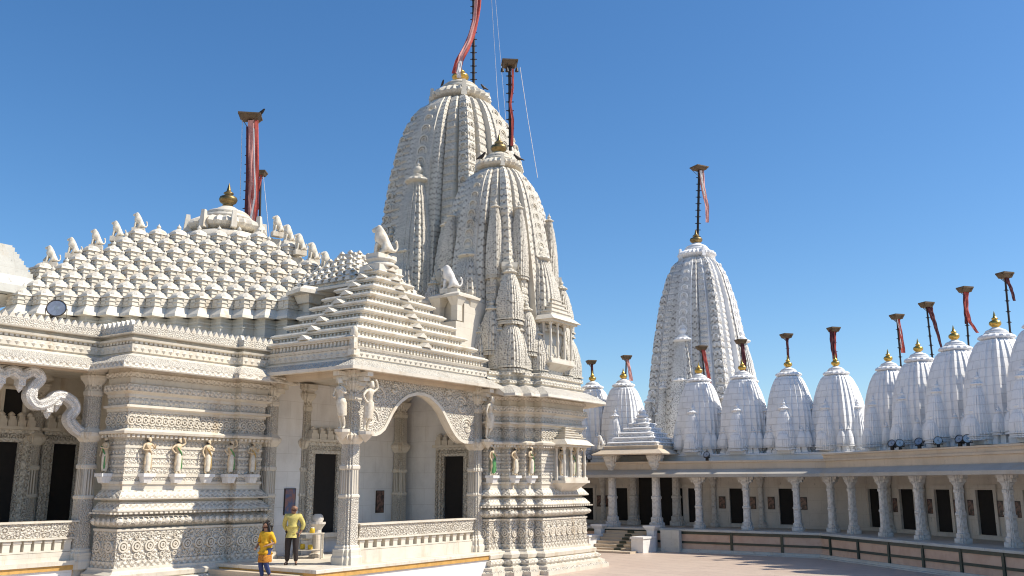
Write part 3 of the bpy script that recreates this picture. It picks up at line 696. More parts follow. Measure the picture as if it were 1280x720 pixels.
for k in range(NT_):
    t = k/(NT_-1); hx = 3.62+(.62-3.62)*t; hy = 2.25+(.50-2.25)*t; z0 = 7.66+(10.62-7.66)*t; dzt = 2.96/(NT_-1)
    ring = [(CXP-hx, CYP+hy), (CXP-hx, CYP-hy), (CXP+hx, CYP-hy), (CXP+hx, CYP+hy)]
    if k > 0: dzt = dzt
    mb.sweep(ring, [(-.32,z0-.05),(-.13,z0-.05),(-.13,z0+.14),(-.03,z0+.15),(-.03,z0+.18)]+arcp(.0,z0+.185,z0+.29,.05,4)+[(-.05,z0+.30),(-.05,z0+.33),(-.40,z0+.40)], 0, None, True)
    for x, y, a in along(ring, -.12, .17, True): mb.obox((x, y), .04, .04, z0, z0+.135, a)
    for rot, (ex, ey) in ((PI,(-hx,0)),(-PI/2,(0,-hy))):       # little pediments on each tier
        for off in (0,):
            nx, ny = math.cos(rot), math.sin(rot); tx, ty = -ny, nx; L = (hx if rot < 0 else hy)*off
            c = (CXP+ex+tx*L, CYP+ey+ty*L); wd = .24
            a_ = [(c[0]+tx*d+nx*o, c[1]+ty*d+ny*o, z0+.30+e) for o in (.10,-.3) for d, e in ((-wd,0),(wd,0),(0,.17))]
            mb.poly(a_[:3]); mb.poly(a_[3:][::-1])
            for i in range(3): j = (i+1) % 3; mb.poly([a_[i], a_[j], a_[3+j], a_[3+i]])
mb.box(CXP-.62,CXP+.62,CYP-.5,CYP+.5,10.9,11.12); mb.lathe((CXP,CYP,11.1), [(.62,0),(.66,.06),(.5,.14),(.48,.22),(.56,.26),(.56,.33),(.3,.36)], 20)
mb.box(CXP-.5,CXP+.5,CYP-.32,CYP+.32,11.42,11.60)
mb.build('porch_roof', [M['plain']], T)
mb = MB(); mb.box(-.62,-.36,-.60,-.34,7.3,7.5); mb.box(-.56,-.40,-.54,-.38,7.5,7.95); mb.lathe((-.48,-.46,7.9), [(.1,0),(.14,.08),(.1,.2),(.12,.26),(.04,.34)], 10); mb.box(-.66,-.5,-.64,-.5,7.5,7.7); mb.build('corner_finial', M['stat'], T)
# ------------------------------------------------------------------ bell roof of the hall (its stepped corner faces the camera)
DR = -ANG-0.0; CB = loc(at(283,285,38.7)); CBW = at(283,285,38.7)
br = MB(); dr = MB()
TH = rad(6)                                          # heading of the stepped front (world)
ux, uy = math.cos(TH), math.sin(TH)
LU = [40,49,57,67,93,121,146,172]; RU = [425,420,414,400,384,368,354,341]; VV = [(368+(290-368)*k/7) for k in range(8)]
lion_spots = []
for k in range(8):
    Yk = 34.0+.37*k
    pL, pR = at(LU[k], VV[k]+6, Yk), at(RU[k], VV[k]+6, Yk); xl, xr = pL.x, pR.x; zk = at(240, VV[k]+7, Yk).z
    pit = .80; L = xr-xl; n = int(L/pit); xg = at(LU[0], VV[0]+6, 34.0).x+.36*pit*k; i0 = math.ceil((xl-xg)/pit-.3); xs = [xg+pit*(i0+q)-xl for q in range(n+1)]
    def W(i, d=0, z=0): x = xl+i; return loc((x, Yk+(i-L/2)*math.tan(TH)+d, z))
    zt = zk-.02
    # step slab reaching back behind
    b0 = [W(-.2,0,zk-.6), W(L+.2,0,zk-.6), W(L+.2,8.8-.7*k,zk-.6), W(-.2,8.8-.7*k,zk-.6)]; br.hexa(b0, [(p.x,p.y,zk+.02) for p in b0])
    stag = .5 if k % 2 else 0
    for i in range(n+1):
        c = W(xs[i], -.02, 0)
        q = pit*.5
        br.obox((c.x, c.y), q*.97, q*.97, zk-.34, zk-.02, 0, 0, q*.90, q*.90)
        br.obox((c.x, c.y), q*1.06, q*1.06, zk-.02, zk+.06, 0, 0, q*1.0, q*1.0)
        br.obox((c.x, c.y), q*1.02, q*1.02, zk-.19, zk-.15, 0)
        br.lathe((c.x, c.y, zk+.05), [(q*.98,0),(q*.98,.03),(q*.9,.035),(q*.86,.08),(q*.70,.15),(q*.42,.21),(q*.16,.27),(q*.22,.31),(q*.2,.36),(q*.05,.43),(.01,.47)], 12, 0, False)
        br.box(c.x-q*.32, c.x+q*.32, c.y-q*1.02, c.y-q*.8, zk-.28, zk-.05); br.box(c.x-q*1.02, c.x-q*.8, c.y-q*.32, c.y+q*.32, zk-.28, zk-.05)
        if k == 0:
            zb = zk-.34
            br.obox((c.x, c.y), q*1.55, q*1.55, zb-.42, zb-.32, 0, 0, q*1.5, q*1.5); br.obox((c.x, c.y), q*1.5, q*1.5, zb-.32, zb, 0, 0, q*.86, q*.86)
            for z0, z1, o in ((zb-2.6,zb-1.75,.84),(zb-1.75,zb-1.66,.92),(zb-1.66,zb-1.12,.84),(zb-1.12,zb-1.04,.94),(zb-1.04,zb-.76,.84),(zb-.76,zb-.70,.94),(zb-.70,zb-.62,.86),(zb-.62,zb-.56,.98),(zb-.56,zb-.42,.9)):
                dr.obox((c.x, c.y), q*o, q*o, z0, z1)
    if k == 0:
        b0 = [W(-.3,.25,zk-3.2), W(L+.3,.25,zk-3.2), W(L+.3,9.2,zk-3.2), W(-.3,9.2,zk-3.2)]; dr.hexa(b0, [(p.x,p.y,zk-.4) for p in b0])
    if k > 2: lion_spots.append((k, W(.12,-.05,zk+.20), W(L+.1,-.05,zk+.20)))
br.build('bell_roof', M['plain'], T); dr.build('roof_drum', M['grey'], T)
dm = MB(); zD = at(283,290,38.7).z
amalaka(dm, (CB.x, CB.y, zD-.15), 1.62, 1.25); dm.lathe((CB.x,CB.y,zD-.6), [(1.9,0),(1.85,.2),(1.2,.45)], 32)
for k in range(8):
    a = k*PI/4+.3; dm.obox((CB.x+1.62*math.cos(a), CB.y+1.62*math.sin(a)), .16, .12, zD-.2, zD+.55, a, 0, .08, .08)
dm.build('dome_cap', M['plain'], T)
kb = MB(); kalash(kb, (CB.x, CB.y, at(283,258,38.7).z), .40, at(283,229,38.7).z-at(283,258,38.7).z); kb.build('finial', M['brass'], T)
# small stepped roofs either side of the bell roof
def step_roof(c, hw, z0, n, dz, nm, rot=0, hy=None):
    mb = MB(); hy = hy or hw
    mb.obox(c, hw*1.25, hy*1.25, z0-.02, z0+.08, rot); mb.obox(c, hw*1.22, hy*1.22, z0+.08, z0+.24, rot, 0, hw*1.0, hy*1.0)
    for k in range(n):
        s_ = 1-k/(n+.6); mb.obox(c, hw*s_, hy*s_, z0+.24+dz*k, z0+.24+dz*(k+.7), rot); mb.obox(c, hw*s_*1.06, hy*s_*1.06, z0+.24+dz*(k+.7), z0+.24+dz*(k+1), rot, 0, hw*s_, hy*s_)
        ring = [(c[0]+(x*math.cos(rot)-y*math.sin(rot)), c[1]+(x*math.sin(rot)+y*math.cos(rot))) for x, y in ((-hw*s_,-hy*s_),(hw*s_,-hy*s_),(hw*s_,hy*s_),(-hw*s_,hy*s_))]
        for x, y, a in along(ring, .06, .36, True): mb.obox((x, y), .13, .11, z0+.24+dz*(k+.25), z0+.24+dz*(k+.68), a, 0, .09, .07); 
        for x, y, a in along(ring, .0, .36, True): mb.obox((x, y), .10, .09, z0+.24+dz*(k+1), z0+.24+dz*(k+1.35), a, 0, .03, .03)
    mb.obox(c, .25, .25, z0+.24+dz*n, z0+.3+dz*n, rot)
    return mb.build(nm, M['plain'], T)
c = loc(at(443,352,35.5)); z = at(443,366,34.5).z; step_roof((c.x, c.y), 1.75, z-.1, 5, .31, 'side_roof', 0, 1.6)
mb = MB(); e = loc(at(388,368,34.0)); ze = at(388,370,34.0).z
mb.obox((e.x,e.y), .72, .55, ze, ze+.14, -.25); mb.obox((e.x,e.y), .7, .53, ze+.142, ze+.3, -.25, 0, .45, .35); mb.obox((e.x+.05,e.y+.1), .16, .16, ze-2.2, ze-.3, 0); mb.obox((e.x+.05,e.y+.1), .3, .3, ze-.3, ze-.002, 0, 0, .4, .4); mb.obox((c.x,c.y), 1.2, 1.1, ze-3, z-.1, 0); mb.build('side_canopy', M['plain'], T)
c = loc(at(-8,330,33.6)); z = at(10,366,33).z
mb = MB(); mb.obox((c.x,c.y), 1.35, 1.35, z, z+.30); mb.obox((c.x,c.y), 1.3, 1.3, z+.30, z+.72, 0, 0, 1.0, 1.0)
for k in range(5): mb.obox((c.x,c.y), 1.0-.13*k, 1.0-.13*k, z+.72+.25*k, z+.72+.25*k+.17); mb.obox((c.x,c.y), .93-.13*k, .93-.13*k, z+.72+.25*k+.17, z+.97+.25*k)
mb.build('side_roof', M['grey'], T)
mb = MB(); c2 = loc(at(30,352,34.6)); mb.obox((c2.x,c2.y), .95, .8, z+.1, z+.3, -.6); mb.obox((c2.x,c2.y), .95, .8, z+.302, z+.95, -.6, 0, .5, .5); mb.obox((c.x,c.y), .18, .18, z-2.2, z-.02, 0); mb.obox((c.x,c.y), .5, .5, z-.35, z-.03, 0, 0, .9, .9); mb.build('side_canopy', M['plain'], T)

# ------------------------------------------------------------------ towers
def tower(parent, c, zb, prof, mats, am, kal, fin, period, rib, step, gdep=.07, gs=True, ks=True):
    mb = MB(); sp = spire_body(mb, c, prof, .075, rib, mats, period); zt = prof[-1][0]
    if gs: add_gavakshas(mb, c, sp, prof[0][0]+step*.5, zt-step*.6, step*.72, 0, (0.0,), ks, gdep)
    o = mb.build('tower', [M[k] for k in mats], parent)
    a = MB(); a.lathe((*c, zt-.05), [(am*.62,0),(am*.60,.25)], 24); amalaka(a, (*c, zt+.1), am, am*.88)
    for k in range(4):
        t = PI/4+k*PI/2; a.obox((c[0]+am*.93*math.cos(t), c[1]+am*.93*math.sin(t)), am*.10, am*.10, zt+.05, zt+.05+am*.55, t, 0, am*.05, am*.05)
    a.build('amalaka', M[mats[0]], o)
    k = MB(); kalash(k, (*c, zt+.06+am*.86), kal[0], kal[1]); k.build('finial', M[fin], o)
    return o, sp
# second (front) tower over the sanctum seen at the right
C2 = (10.40, 1.62); z2 = 8.55
T2, sp2 = tower(T, C2, z2, [(7.5,2.66),(8.8,2.62),(10.4,2.50),(12.2,2.28),(14,2.02),(14.9,1.84),(15.5,1.68),(16.1,1.47),(16.6,1.18),(16.85,.95)], SP, 1.04, (.38,.95), 'brass', .62, .04, .62, .03, True, False)
mb = MB()
for k, (o, z0, z1) in enumerate(((3.0,7.2,7.62),(2.85,7.62,7.9),(2.95,7.9,8.1),(2.75,8.1,8.5))):
    mb.grid([[(C2[0]+x*o*.98, C2[1]+y*o*.98, z) for x, y, b in RAT] for z in (z0, z1)], True, 2 if k % 2 else 0); mb.cap([(C2[0]+x*o*.98, C2[1]+y*o*.98, z1) for x, y, b in RAT])
mb.build('tower_base', [M['plain'], M['scroll'], M['band']], T2)
for k in range(4):
    rz = k*PI/2; cr, sr = math.cos(rz), math.sin(rz)
    def L(x, y): return (C2[0]+x*cr-y*sr, C2[1]+x*sr+y*cr)
    def sl(x, y, z, w, h, nm='spirelet'): return spirelet(T2, 'cream', SP, 'spire_plain', (*L(x, y), z), w, h, 0, nm)
    sl(0,-2.12,9.8,.84,2.75)                              # half tower on the face
    for s_ in (-1,1):
        sl(s_*1.18,-1.90,11.7,.34,2.9)
        sl(s_*1.35,-2.35,8.5,.46,1.65); sl(s_*.95,-2.62,7.75,.40,1.45); sl(s_*1.75,-2.3,7.75,.42,1.5)
    sl(-1.98,-1.98,9.75,.50,1.9); sl(-2.15,-2.15,7.8,.56,1.75)
    # pendant under the corner band and the face bands
    for (x, y, r, z) in ((-1.72,-1.72,.46,12.1),(-1.18,-1.92,.32,11.6),(1.18,-1.92,.32,11.6)):
        p = MB(); q = L(x, y); p.lathe((q[0],q[1],z-.75), [(.03,0),(r*.4,.2),(r*.8,.42),(r,.62),(r,.8)], 4, 0, False); p.build('pendant', M['spire_plain'], T2)
# balcony on the sanctum wall and on the tower above it
def jharokha(x0, x1, y, z0, z1, roofz, par):
    mb = MB(); d = .55
    mb.hexa([(x0+.45,y-.02,z0-.5),(x1-.45,y-.02,z0-.5),(x1-.45,y+.1,z0-.5),(x0+.45,y+.1,z0-.5)], [(x0,y-d,z0-.1),(x1,y-d,z0-.1),(x1,y+.1,z0-.1),(x0,y+.1,z0-.1)])
    mb.box(x0-.06,x1+.06,y-d-.06,y+.1,z0-.1,z0); mb.box(x0-.1,x1+.1,y-d-.12,y+.1,z1,z1+.08)
    mb.hexa([(x0-.2,y-d-.25,z1+.08),(x1+.2,y-d-.25,z1+.08),(x1+.2,y+.1,z1+.08),(x0-.2,y+.1,z1+.08)], [(x0,y-d,z1+.3),(x1,y-d,z1+.3),(x1,y+.1,z1+.3),(x0,y+.1,z1+.3)])
    n = 5
    for k in range(n):
        s_ = (k+1)/(n+1)*.9; xx0, xx1 = x0+(x1-x0)*.5*s_, x1-(x1-x0)*.5*s_
        mb.box(xx0,xx1,y-d*(1-s_*.9)-.02,y+.1,z1+.3+k*roofz/n,z1+.3+(k+.75)*roofz/n); mb.box(xx0-.05,xx1+.05,y-d*(1-s_*.9)-.06,y+.1,z1+.3+(k+.75)*roofz/n,z1+.3+(k+1)*roofz/n-.003)
    mb.box(x0+.1,x1-.1,y-.06,y+.05,z0,z1,1)
    for i in range(4):
        x = x0+.1+(x1-x0-.2)*i/3
        mb.lathe((x,y-d+.08,z0), [(.085,0),(.085,.12),(.055,.16),(.05,.4*(z1-z0)),(.075,.5*(z1-z0)),(.05,.6*(z1-z0)),(.05,z1-z0-.15),(.09,z1-z0-.05),(.09,z1-z0)], 8, 0, False)
    for x in (x0+.1, x1-.1): mb.lathe((x,y-.12,z0), [(.075,0),(.05,.16),(.05,z1-z0-.15),(.08,z1-z0)], 8, 0, False)
    mb.box(x0,x1,y-d,y-d+.05,z0,z0+.12)
    return mb.build('balcony', [M['plain'], M['grey']], par)
jharokha(9.72, 11.5, -1.52, 3.42, 4.72, .5, T)
jharokha(9.55, 11.35, -1.05, 8.15, 9.75, .95, T)
# canopy with a lion in front of the tower
cc = loc(at(568,368,36.2)); zc = at(568,374,36.0).z
mb = MB(); mb.obox((cc.x,cc.y), .72, .78, zc, zc+.1, .0); mb.obox((cc.x,cc.y), .70, .76, zc+.1, zc+.22, 0, 0, .5, .55)
for sx in (-1,1):
    for sy in (-1,1): mb.obox((cc.x+sx*.42,cc.y+sy*.45), .16, .16, zc-.95, zc-.34, 0); mb.obox((cc.x+sx*.42,cc.y+sy*.45), .16, .16, zc-.34, zc-.003, 0, 0, .28, .28)
mb.obox((cc.x+.75,cc.y), .9, .62, zc-3.6, zc-.02, 0); mb.obox((cc.x-.1,cc.y), .6, .64, zc-3.6, zc-1.0, 0)
mb.build('canopy', M['plain'], T)
# tall main tower behind
C1 = (18.4, 10.1)
T1, sp1 = tower(T, C1, 7, [(7.0,4.25),(10,4.1),(13.5,3.95),(15.4,3.84),(17.3,3.70),(20.6,3.32),(22.6,2.94),(23.6,2.60),(24.3,2.24),(24.75,1.9),(24.9,1.65)], SP, 1.78, (.52,1.15), 'gold', .95, .07, .95, .045)
for k in range(4):
    rz = k*PI/2; cr, sr = math.cos(rz), math.sin(rz)
    def L(x, y): return (C1[0]+x*cr-y*sr, C1[1]+x*sr+y*cr)
    def sl(x, y, z, w, h): return spirelet(T1, 'cream', SP, 'spire_plain', (*L(x, y), z), w, h)
    t_ = k in (2, 3)
    sl(0,-3.62,12.0,1.25,7.2 if t_ else 4.6); sl(0,-4.3,9.5,1.1,5.6)
    for s_ in (-1,1):
        sl(s_*1.9,-3.5,11.5,.58,5.0 if t_ else 4.0); sl(s_*2.15,-3.85,9.5,.6,4.6); sl(s_*2.55,-3.2,9.5,.42,5.4)
    sl(-3.2,-3.2,10,.75,4.6)

# ================================================================== GALLERY ROUND THE COURT
CG = Vector((14.95, 43.9)); dF = Vector((.824,-.566)); dR = Vector((.25,-.968)).normalized()
def gF(s, out): return (CG.x-dF.x*s-dF.y*-1*0+ (dF.y)*out, CG.y-dF.y*s-dF.x*out)       # s metres left of the corner, out towards the court
def gR(s, out): return (CG.x+dR.x*s+dR.y*out, CG.y+dR.y*s-dR.x*out)
GP = [tuple(CG-dF*26), tuple(CG), tuple(CG+dR*26)]; ZG = 1.1; ZR = 4.42
G = empty('court_gallery', (CG.x, CG.y, 0), 0, 'long beige colonnaded gallery with dark doorways and pink panelled plinth round the court', 'gallery')
GPl = [(x-CG.x, y-CG.y) for x, y in GP]
def fl(s, o): p = gF(s, o); return (p[0]-CG.x, p[1]-CG.y)
def rl(s, o): p = gR(s, o); return (p[0]-CG.x, p[1]-CG.y)
aF = math.atan2(dF.y, dF.x); aR = math.atan2(dR.y, dR.x)
mb = MB(); mb.sweep(GPl, [(-6,ZG),(1.12,ZG),(1.14,ZG-.02),(1.14,ZG-.10),(1.08,ZG-.11)], 0); mb.sweep(GPl, [(1.02,ZG-.1),(1.02,.13)], 1); mb.sweep(GPl, [(.9,.16),(1.16,.16),(1.16,.04),(1.30,.035),(1.30,0)], 0, ends=False)
mb.build('plinth', [M['grey'], M['pink']], G)
for z0, z1 in ((.86,.985),(.42,.52)):
    mb = MB(); mb.sweep(GPl, [(1.0,z1),(1.06,z1),(1.06,z0),(1.0,z0)], 0); mb.build('trim_strip', M['green'], G)
sF = [2.2+2.45*i for i in range(10)]; sR = [1.1+2.05*i for i in range(10)]
tm = MB(); tm.box(-.06,.06,-.05,.05,0,.84); tm0 = None
for fn, ss, an in ((fl, sF, aF), (rl, sR, aR)):
    for s_ in ss:
        p = fn(s_, 1.03)
        if fn is fl and 6.8 < s_ < 13.5: continue
        if tm0 is None: tm0 = tm.build('trim_post', M['green'], G); o = tm0
        else: o = tm0.copy(); COL.objects.link(o); o.parent = G
        o.location = (*p, .15); o.rotation_euler = (0,0,an)
# columns
def inter(fn, u, out, v=633):                         # distance along the gallery seen at photo pixel u, v
    k = (u-640)/F_/(cP+(v-360)/F_*sP); lo, hi = -4, 30
    f = lambda s_: (lambda q: q[0]-k*q[1])(fn(s_, out))
    for _ in range(60):
        m = (lo+hi)/2
        if (f(lo) < 0) == (f(m) < 0): lo = m
        else: hi = m
    return lo
GC = [(.33,0),(.33,.16),(.26,.2),(.26,.34),(.20,.38),(.19,1.0),(.22,1.03),(.22,1.1),(.18,1.13),(.17,1.85),(.21,1.88),(.21,1.98),(.18,2.0),(.18,2.12),(.26,2.24),(.30,2.30),(.30,2.36),(.40,2.56),(.40,2.66)]
cmb = MB(); column_mesh(cmb, (0,0), [(r*.82, z) for r, z in GC])
for d in (-1,1):
    for k in range(3): cmb.box(*sorted((d*.2, d*(.34+.08*k))), -.11, .11, 2.26+.13*k, 2.38+.13*k)
gc0 = None; pil = MB(); column_mesh(pil, (0,0), [(r*.62, z) for r, z in GC]); pl0 = None
colF = [1.72,4.2,6.7,14.0,16.4,18.8,21.2]; colR = [inter(gR, u, 0, 640) for u in (1066,1105,1150,1201,1263)]; colR += [colR[-1]+2.7, colR[-1]+5.4]
for fn, ss, an in ((fl, colF, aF), (rl, colR, aR), (fl, [0.1], (aF+aR)/2)):
    for s_ in ss:
        if gc0 is None: gc0 = cmb.build('pillar', M['galcol'], G); o = gc0
        else: o = gc0.copy(); COL.objects.link(o); o.parent = G
        o.location = (*fn(s_, 0), ZG); o.rotation_euler = (0,0,an)
# back wall with doorways
doors = []
def gwall(fn, ss, s0, s1, an):
    mb = MB(); edge = s0; W_ = -2.5; hw = .40 if fn is fl else .48
    def slab(a, b, z0, z1):
        q = [fn(a,W_),fn(b,W_),fn(b,W_-.16),fn(a,W_-.16)]; q = [(x,y) for x,y in q]
        mb.hexa([(*p,z0) for p in q], [(*p,z1) for p in q])
    for s_ in ss:
        slab(edge, s_-hw, ZG, 4.0); slab(s_-hw, s_+hw, 3.05, 4.0); slab(s_-hw, s_+hw, ZG, ZG+.18); edge = s_+hw
    slab(edge, s1, ZG, 4.0); mb.build('gallery_wall', M['gal'], G)
    for s_ in ss:
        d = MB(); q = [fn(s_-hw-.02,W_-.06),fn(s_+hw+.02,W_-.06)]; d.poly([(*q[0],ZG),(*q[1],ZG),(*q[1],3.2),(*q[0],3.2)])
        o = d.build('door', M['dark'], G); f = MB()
        for a, b in ((s_-hw-.16,s_-hw),(s_+hw,s_+hw+.16)):
            q = [fn(a,W_+.06),fn(b,W_+.06),fn(b,W_+.002),fn(a,W_+.002)]; f.hexa([(*p,ZG+.18) for p in q], [(*p,3.05) for p in q])
        q = [fn(s_-hw-.2,W_+.08),fn(s_+hw+.2,W_+.08),fn(s_+hw+.2,W_+.002),fn(s_-hw-.2,W_+.002)]; f.hexa([(*p,3.052) for p in q], [(*p,3.26) for p in q])
        f.build('door_frame', M['gal'], o); doors.append((fn, s_))
dFs = [inter(gF, u, -2.5) for u in (984.5,922,866.5)]+[8.9, 12.4, 14.6, 16.9, 19.2]; dRs = [inter(gR, u, -2.5) for u in (1052,1095,1135,1180,1233)]; dRs += [dRs[-1]+2.5, dRs[-1]+5]
gwall(fl, dFs, -1.0, 25, aF); gwall(rl, dRs, -2.4, 25, aR)
for fn, ss, an in ((fl, dFs, aF), (rl, dRs, aR)):
    for a, b in zip(ss, ss[1:]):
        if fn is fl and 8 < (a+b)/2 < 12: continue
        if pl0 is None: pl0 = pil.build('pilaster', M['galcol'], G); o = pl0
        else: o = pl0.copy(); COL.objects.link(o); o.parent = G
        o.location = (*fn((a+b)/2, -2.36), ZG); o.rotation_euler = (0,0,an)
# roof slab, parapet band and sloping eave
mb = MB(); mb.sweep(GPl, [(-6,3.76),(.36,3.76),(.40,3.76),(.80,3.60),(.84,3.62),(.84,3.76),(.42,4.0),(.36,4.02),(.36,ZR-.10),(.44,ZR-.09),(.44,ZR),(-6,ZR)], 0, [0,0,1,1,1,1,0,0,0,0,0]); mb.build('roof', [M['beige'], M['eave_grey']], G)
mb = MB(); mb.sweep(GPl[1:], [(-.9,ZR+.002),(.38,ZR+.002),(.40,ZR+.16),(.46,ZR+.17),(.46,ZR+.24),(-.9,ZR+.24)], 0); mb.build('parapet', M['beige'], G)
mb = MB(); mb.sweep(GPl, [(-.18,3.64),(.2,3.64),(.2,3.758),(-.18,3.758)], 0); mb.build('beam', M['gal'], G)
mb = MB(); mb.sweep(GPl, [(-3.6,ZR),(-1.0,ZR),(-1.0,ZR+.28),(-.92,ZR+.29),(-.92,ZR+.36),(-1.0,ZR+.38),(-3.6,ZR+.38)], 0); mb.build('spire_plinth', M['wplain'], G)

# ------------------------------------------------------------------ pavilion over the court steps
sp_c = 10.2; pvx, pvy = gF(sp_c, 0)
PV = empty('entrance_pavilion', (pvx, pvy, 0), aF, 'small white pavilion with stepped pyramid roof over the court steps', 'pavilion')
pc = None
def lp(x, y): return (x, y)
for x in (-1.28, 1.28):
    for y in (-.25, 2.2):
        if pc is None:
            q = MB(); column_mesh(q, (0,0), [(r*1.05, z*1.40) for r, z in GC]); pc = q.build('pillar', M['galcol'], PV); o = pc
        else: o = pc.copy(); COL.objects.link(o); o.parent = PV
        o.location = (x, y, ZG)
mb = MB(); ring = [(-1.5,2.4),(-1.5,-.45),(1.5,-.45),(1.5,2.4)]; zz = 4.82
mb.sweep(ring, [(-.3,zz),(.55,zz-.06),(.58,zz),(.2,zz+.22),(.1,zz+.26),(.12,zz+.42),(.0,zz+.46),(-.3,zz+.46)], 0, None, True); mb.box(-1.45,1.45,-.4,2.35,zz+.01,zz+.3)
mb.build('eave', M['beige'], PV)
mb = MB()
for k in range(6):
    t = k/5; hx = 1.42*(1-t)+.32*t; hy = 1.36*(1-t)+.3*t; z0 = zz+.44+.26*k; ring = [(-hx,.97+hy),(-hx,.97-hy),(hx,.97-hy),(hx,.97+hy)]
    mb.sweep(ring, [(-.3,z0),(-.04,z0),(-.04,z0+.1)]+arcp(.0,z0+.1,z0+.2,.05,3)+[(-.06,z0+.21),(-.3,z0+.265)], 0, None, True)
    for x, y, a in along(ring, -.02, .3, True): mb.obox((x,y), .07, .05, z0+.0, z0+.09, a)
z0 = zz+.44+.26*6; mb.box(-.2,.2,.77,1.17,z0-.1,z0+.05); mb.build('stepped_roof', M['wplain'], PV)
mb = MB(); mb.lathe((0,.97,z0), [(.3,0),(.34,.06),(.3,.14),(.16,.18),(.22,.26),(.2,.36),(.06,.44),(.02,.56)], 14); mb.build('finial', M['wplain'], PV)
mb = MB(); mb.box(-1.0,1.0,2.3,2.34,ZG,4.7); mb.build('doorway', M['dark'], PV)
# steps
ST = empty('court_steps', (*gF(sp_c, 1.0), 0), aF, 'flight of beige stone steps with dark green inlays below the white pavilion', 'steps')
for i in range(7):
    z1 = ZG-.005-.155*(i+1)+.155*0; y1 = -.30*(i+1)
    if z1 <= .02: break
    mb = MB(); mb.box(-1.15,1.15,y1,-.15-.0 if i == 0 else y1+.302,0 if i == 6 else max(0,z1-.2),z1); mb.box(-1.17,1.17,y1-.03,y1+.1,z1-.03,z1+.003)
    st = mb.build('step', M['beige'], ST); q = MB(); q.box(.12,.5,y1-.034,y1+.26,z1-.10,z1+.006); q.build('inlay', M['green'], st)
mb = MB(); mb.box(-1.9,1.5,-2.75,-2.02,0,.09); mb.build('base_step', M['beige'], ST)
for x in (-1.5,1.5):
    mb = MB(); mb.box(x-.32,x+.32,-2.0,-.62,0,.66); mb.box(x-.36,x+.36,-2.05,-.6,.66,.75); b = mb.build('parapet_block', M['white'], ST)
    mb = MB(); mb.obox((x,-.34), .2, .2, 0, .98); mb.obox((x,-.34), .2, .2, .98, 1.16, 0, 0, .32, .32); mb.obox((x,-.34), .34, .34, 1.16, 1.24); mb.build('post', M['white'], ST)
mb = MB(); mb.box(2.0,3.0,-.42,-.12,0,1.04); mb.build('side_block', M['grey'], ST)

# ------------------------------------------------------------------ small white spires along the gallery roof
def small_spire_meshes():
    d = {}
    mb = MB(); sp = spire_body(mb, (0,0), [(.0,1.14),(.8,1.16),(1.6,1.11),(2.3,1.0),(2.9,.84),(3.3,.68),(3.45,.56)], .12, .0, [0], 5, RAT2)
    for i in range(len(mb.mi)): mb.mi[i] = 1
    for o, z0, z1 in ((1.22,-.42,-.25),(1.16,-.25,-.12),(1.2,-.12,.0)):
        mb.grid([[(x*o, y*o, z) for x, y, b in RAT] for z in (z0, z1)], True, 0); mb.cap([(x*o, y*o, z1) for x, y, b in RAT])
    o = mb.build('tower', [M['wplain'], M['wblock']]); d['tower'] = o.data; bpy.data.objects.remove(o)
    mb = MB(); mb.lathe((0,0,3.42), [(.42,0),(.42,.1)], 16, 0); amalaka(mb, (0,0,3.46), .64, .5, 0, 32); o = mb.build('amalaka', M['wplain']); d['amalaka'] = o.data; bpy.data.objects.remove(o)
    mb = MB(); kalash(mb, (0,0,3.93), .22, .66); o = mb.build('finial', M['gold']); d['finial'] = o.data; bpy.data.objects.remove(o)
    return d
SMD = small_spire_meshes()
SPG = 'small white spires along the gallery roof'
def small_spire(p, an, k, label):
    o = empty('shrine_spire', (p[0], p[1], ZR+.42*k+.33), an, label, 'spire', SPG, k)
    t = link('tower', SMD['tower'], o); link('amalaka', SMD['amalaka'], o); link('finial', SMD['finial'], o)
    for q in range(4):
        c, s = [(1,0),(0,1),(-1,0),(0,-1)][q]
        for x, y, z, w_, h in ((0,-1.08,.0,.46,1.75),(0,-1.34,-.1,.36,.85),(-.78,-1.0,0,.22,.7),(.78,-1.0,0,.22,.7)):
            spirelet(o, 'white', WB, 'wplain', (x*c-y*s, x*s+y*c, z), w_, h)
    return o
LSP = ['small white spire rising just left of the big tower, half hidden by the temple', 'small white spire just left of the stepped pavilion roof', 'small white spire in front of the left half of the white tower', 'small white spire in front of the right edge of the white tower',
       'small white spire next to the right of the white tower, thin dark flagpole', 'small white spire at the bend of the gallery with a thick dark flag bundle', 'first small white spire right of the bend, red and white flag', 'second small white spire right of the bend with drooping flag',
       'third small white spire right of the bend, flag blown to the right', 'fourth small white spire right of the bend, tallest with bright gold finial', 'small white spire cut off by the right edge of the photo']
spots = []
for i, (u, fn, an) in enumerate(((741,gF,aF),(780,gF,aF),(875,gF,aF),(930,gF,aF),(988,gF,aF),(1048,gF,aF),(1115,gR,aR),(1154,gR,aR),(1201,gR,aR),(1255,gR,aR),(1316,gR,aR))):
    out = -2.1 if fn is gF else -2.0
    if i == 5: out = -2.3
    s_ = inter(fn, u, out, 505); p = fn(s_, out); k = 1.0 if fn is gF else [.93,.965,1.01,1.045,1.07][i-6]
    if i == 5: k = .98
    spots.append((p, k)); small_spire(p, an if i != 5 else (aF+aR)/2, k, LSP[i])

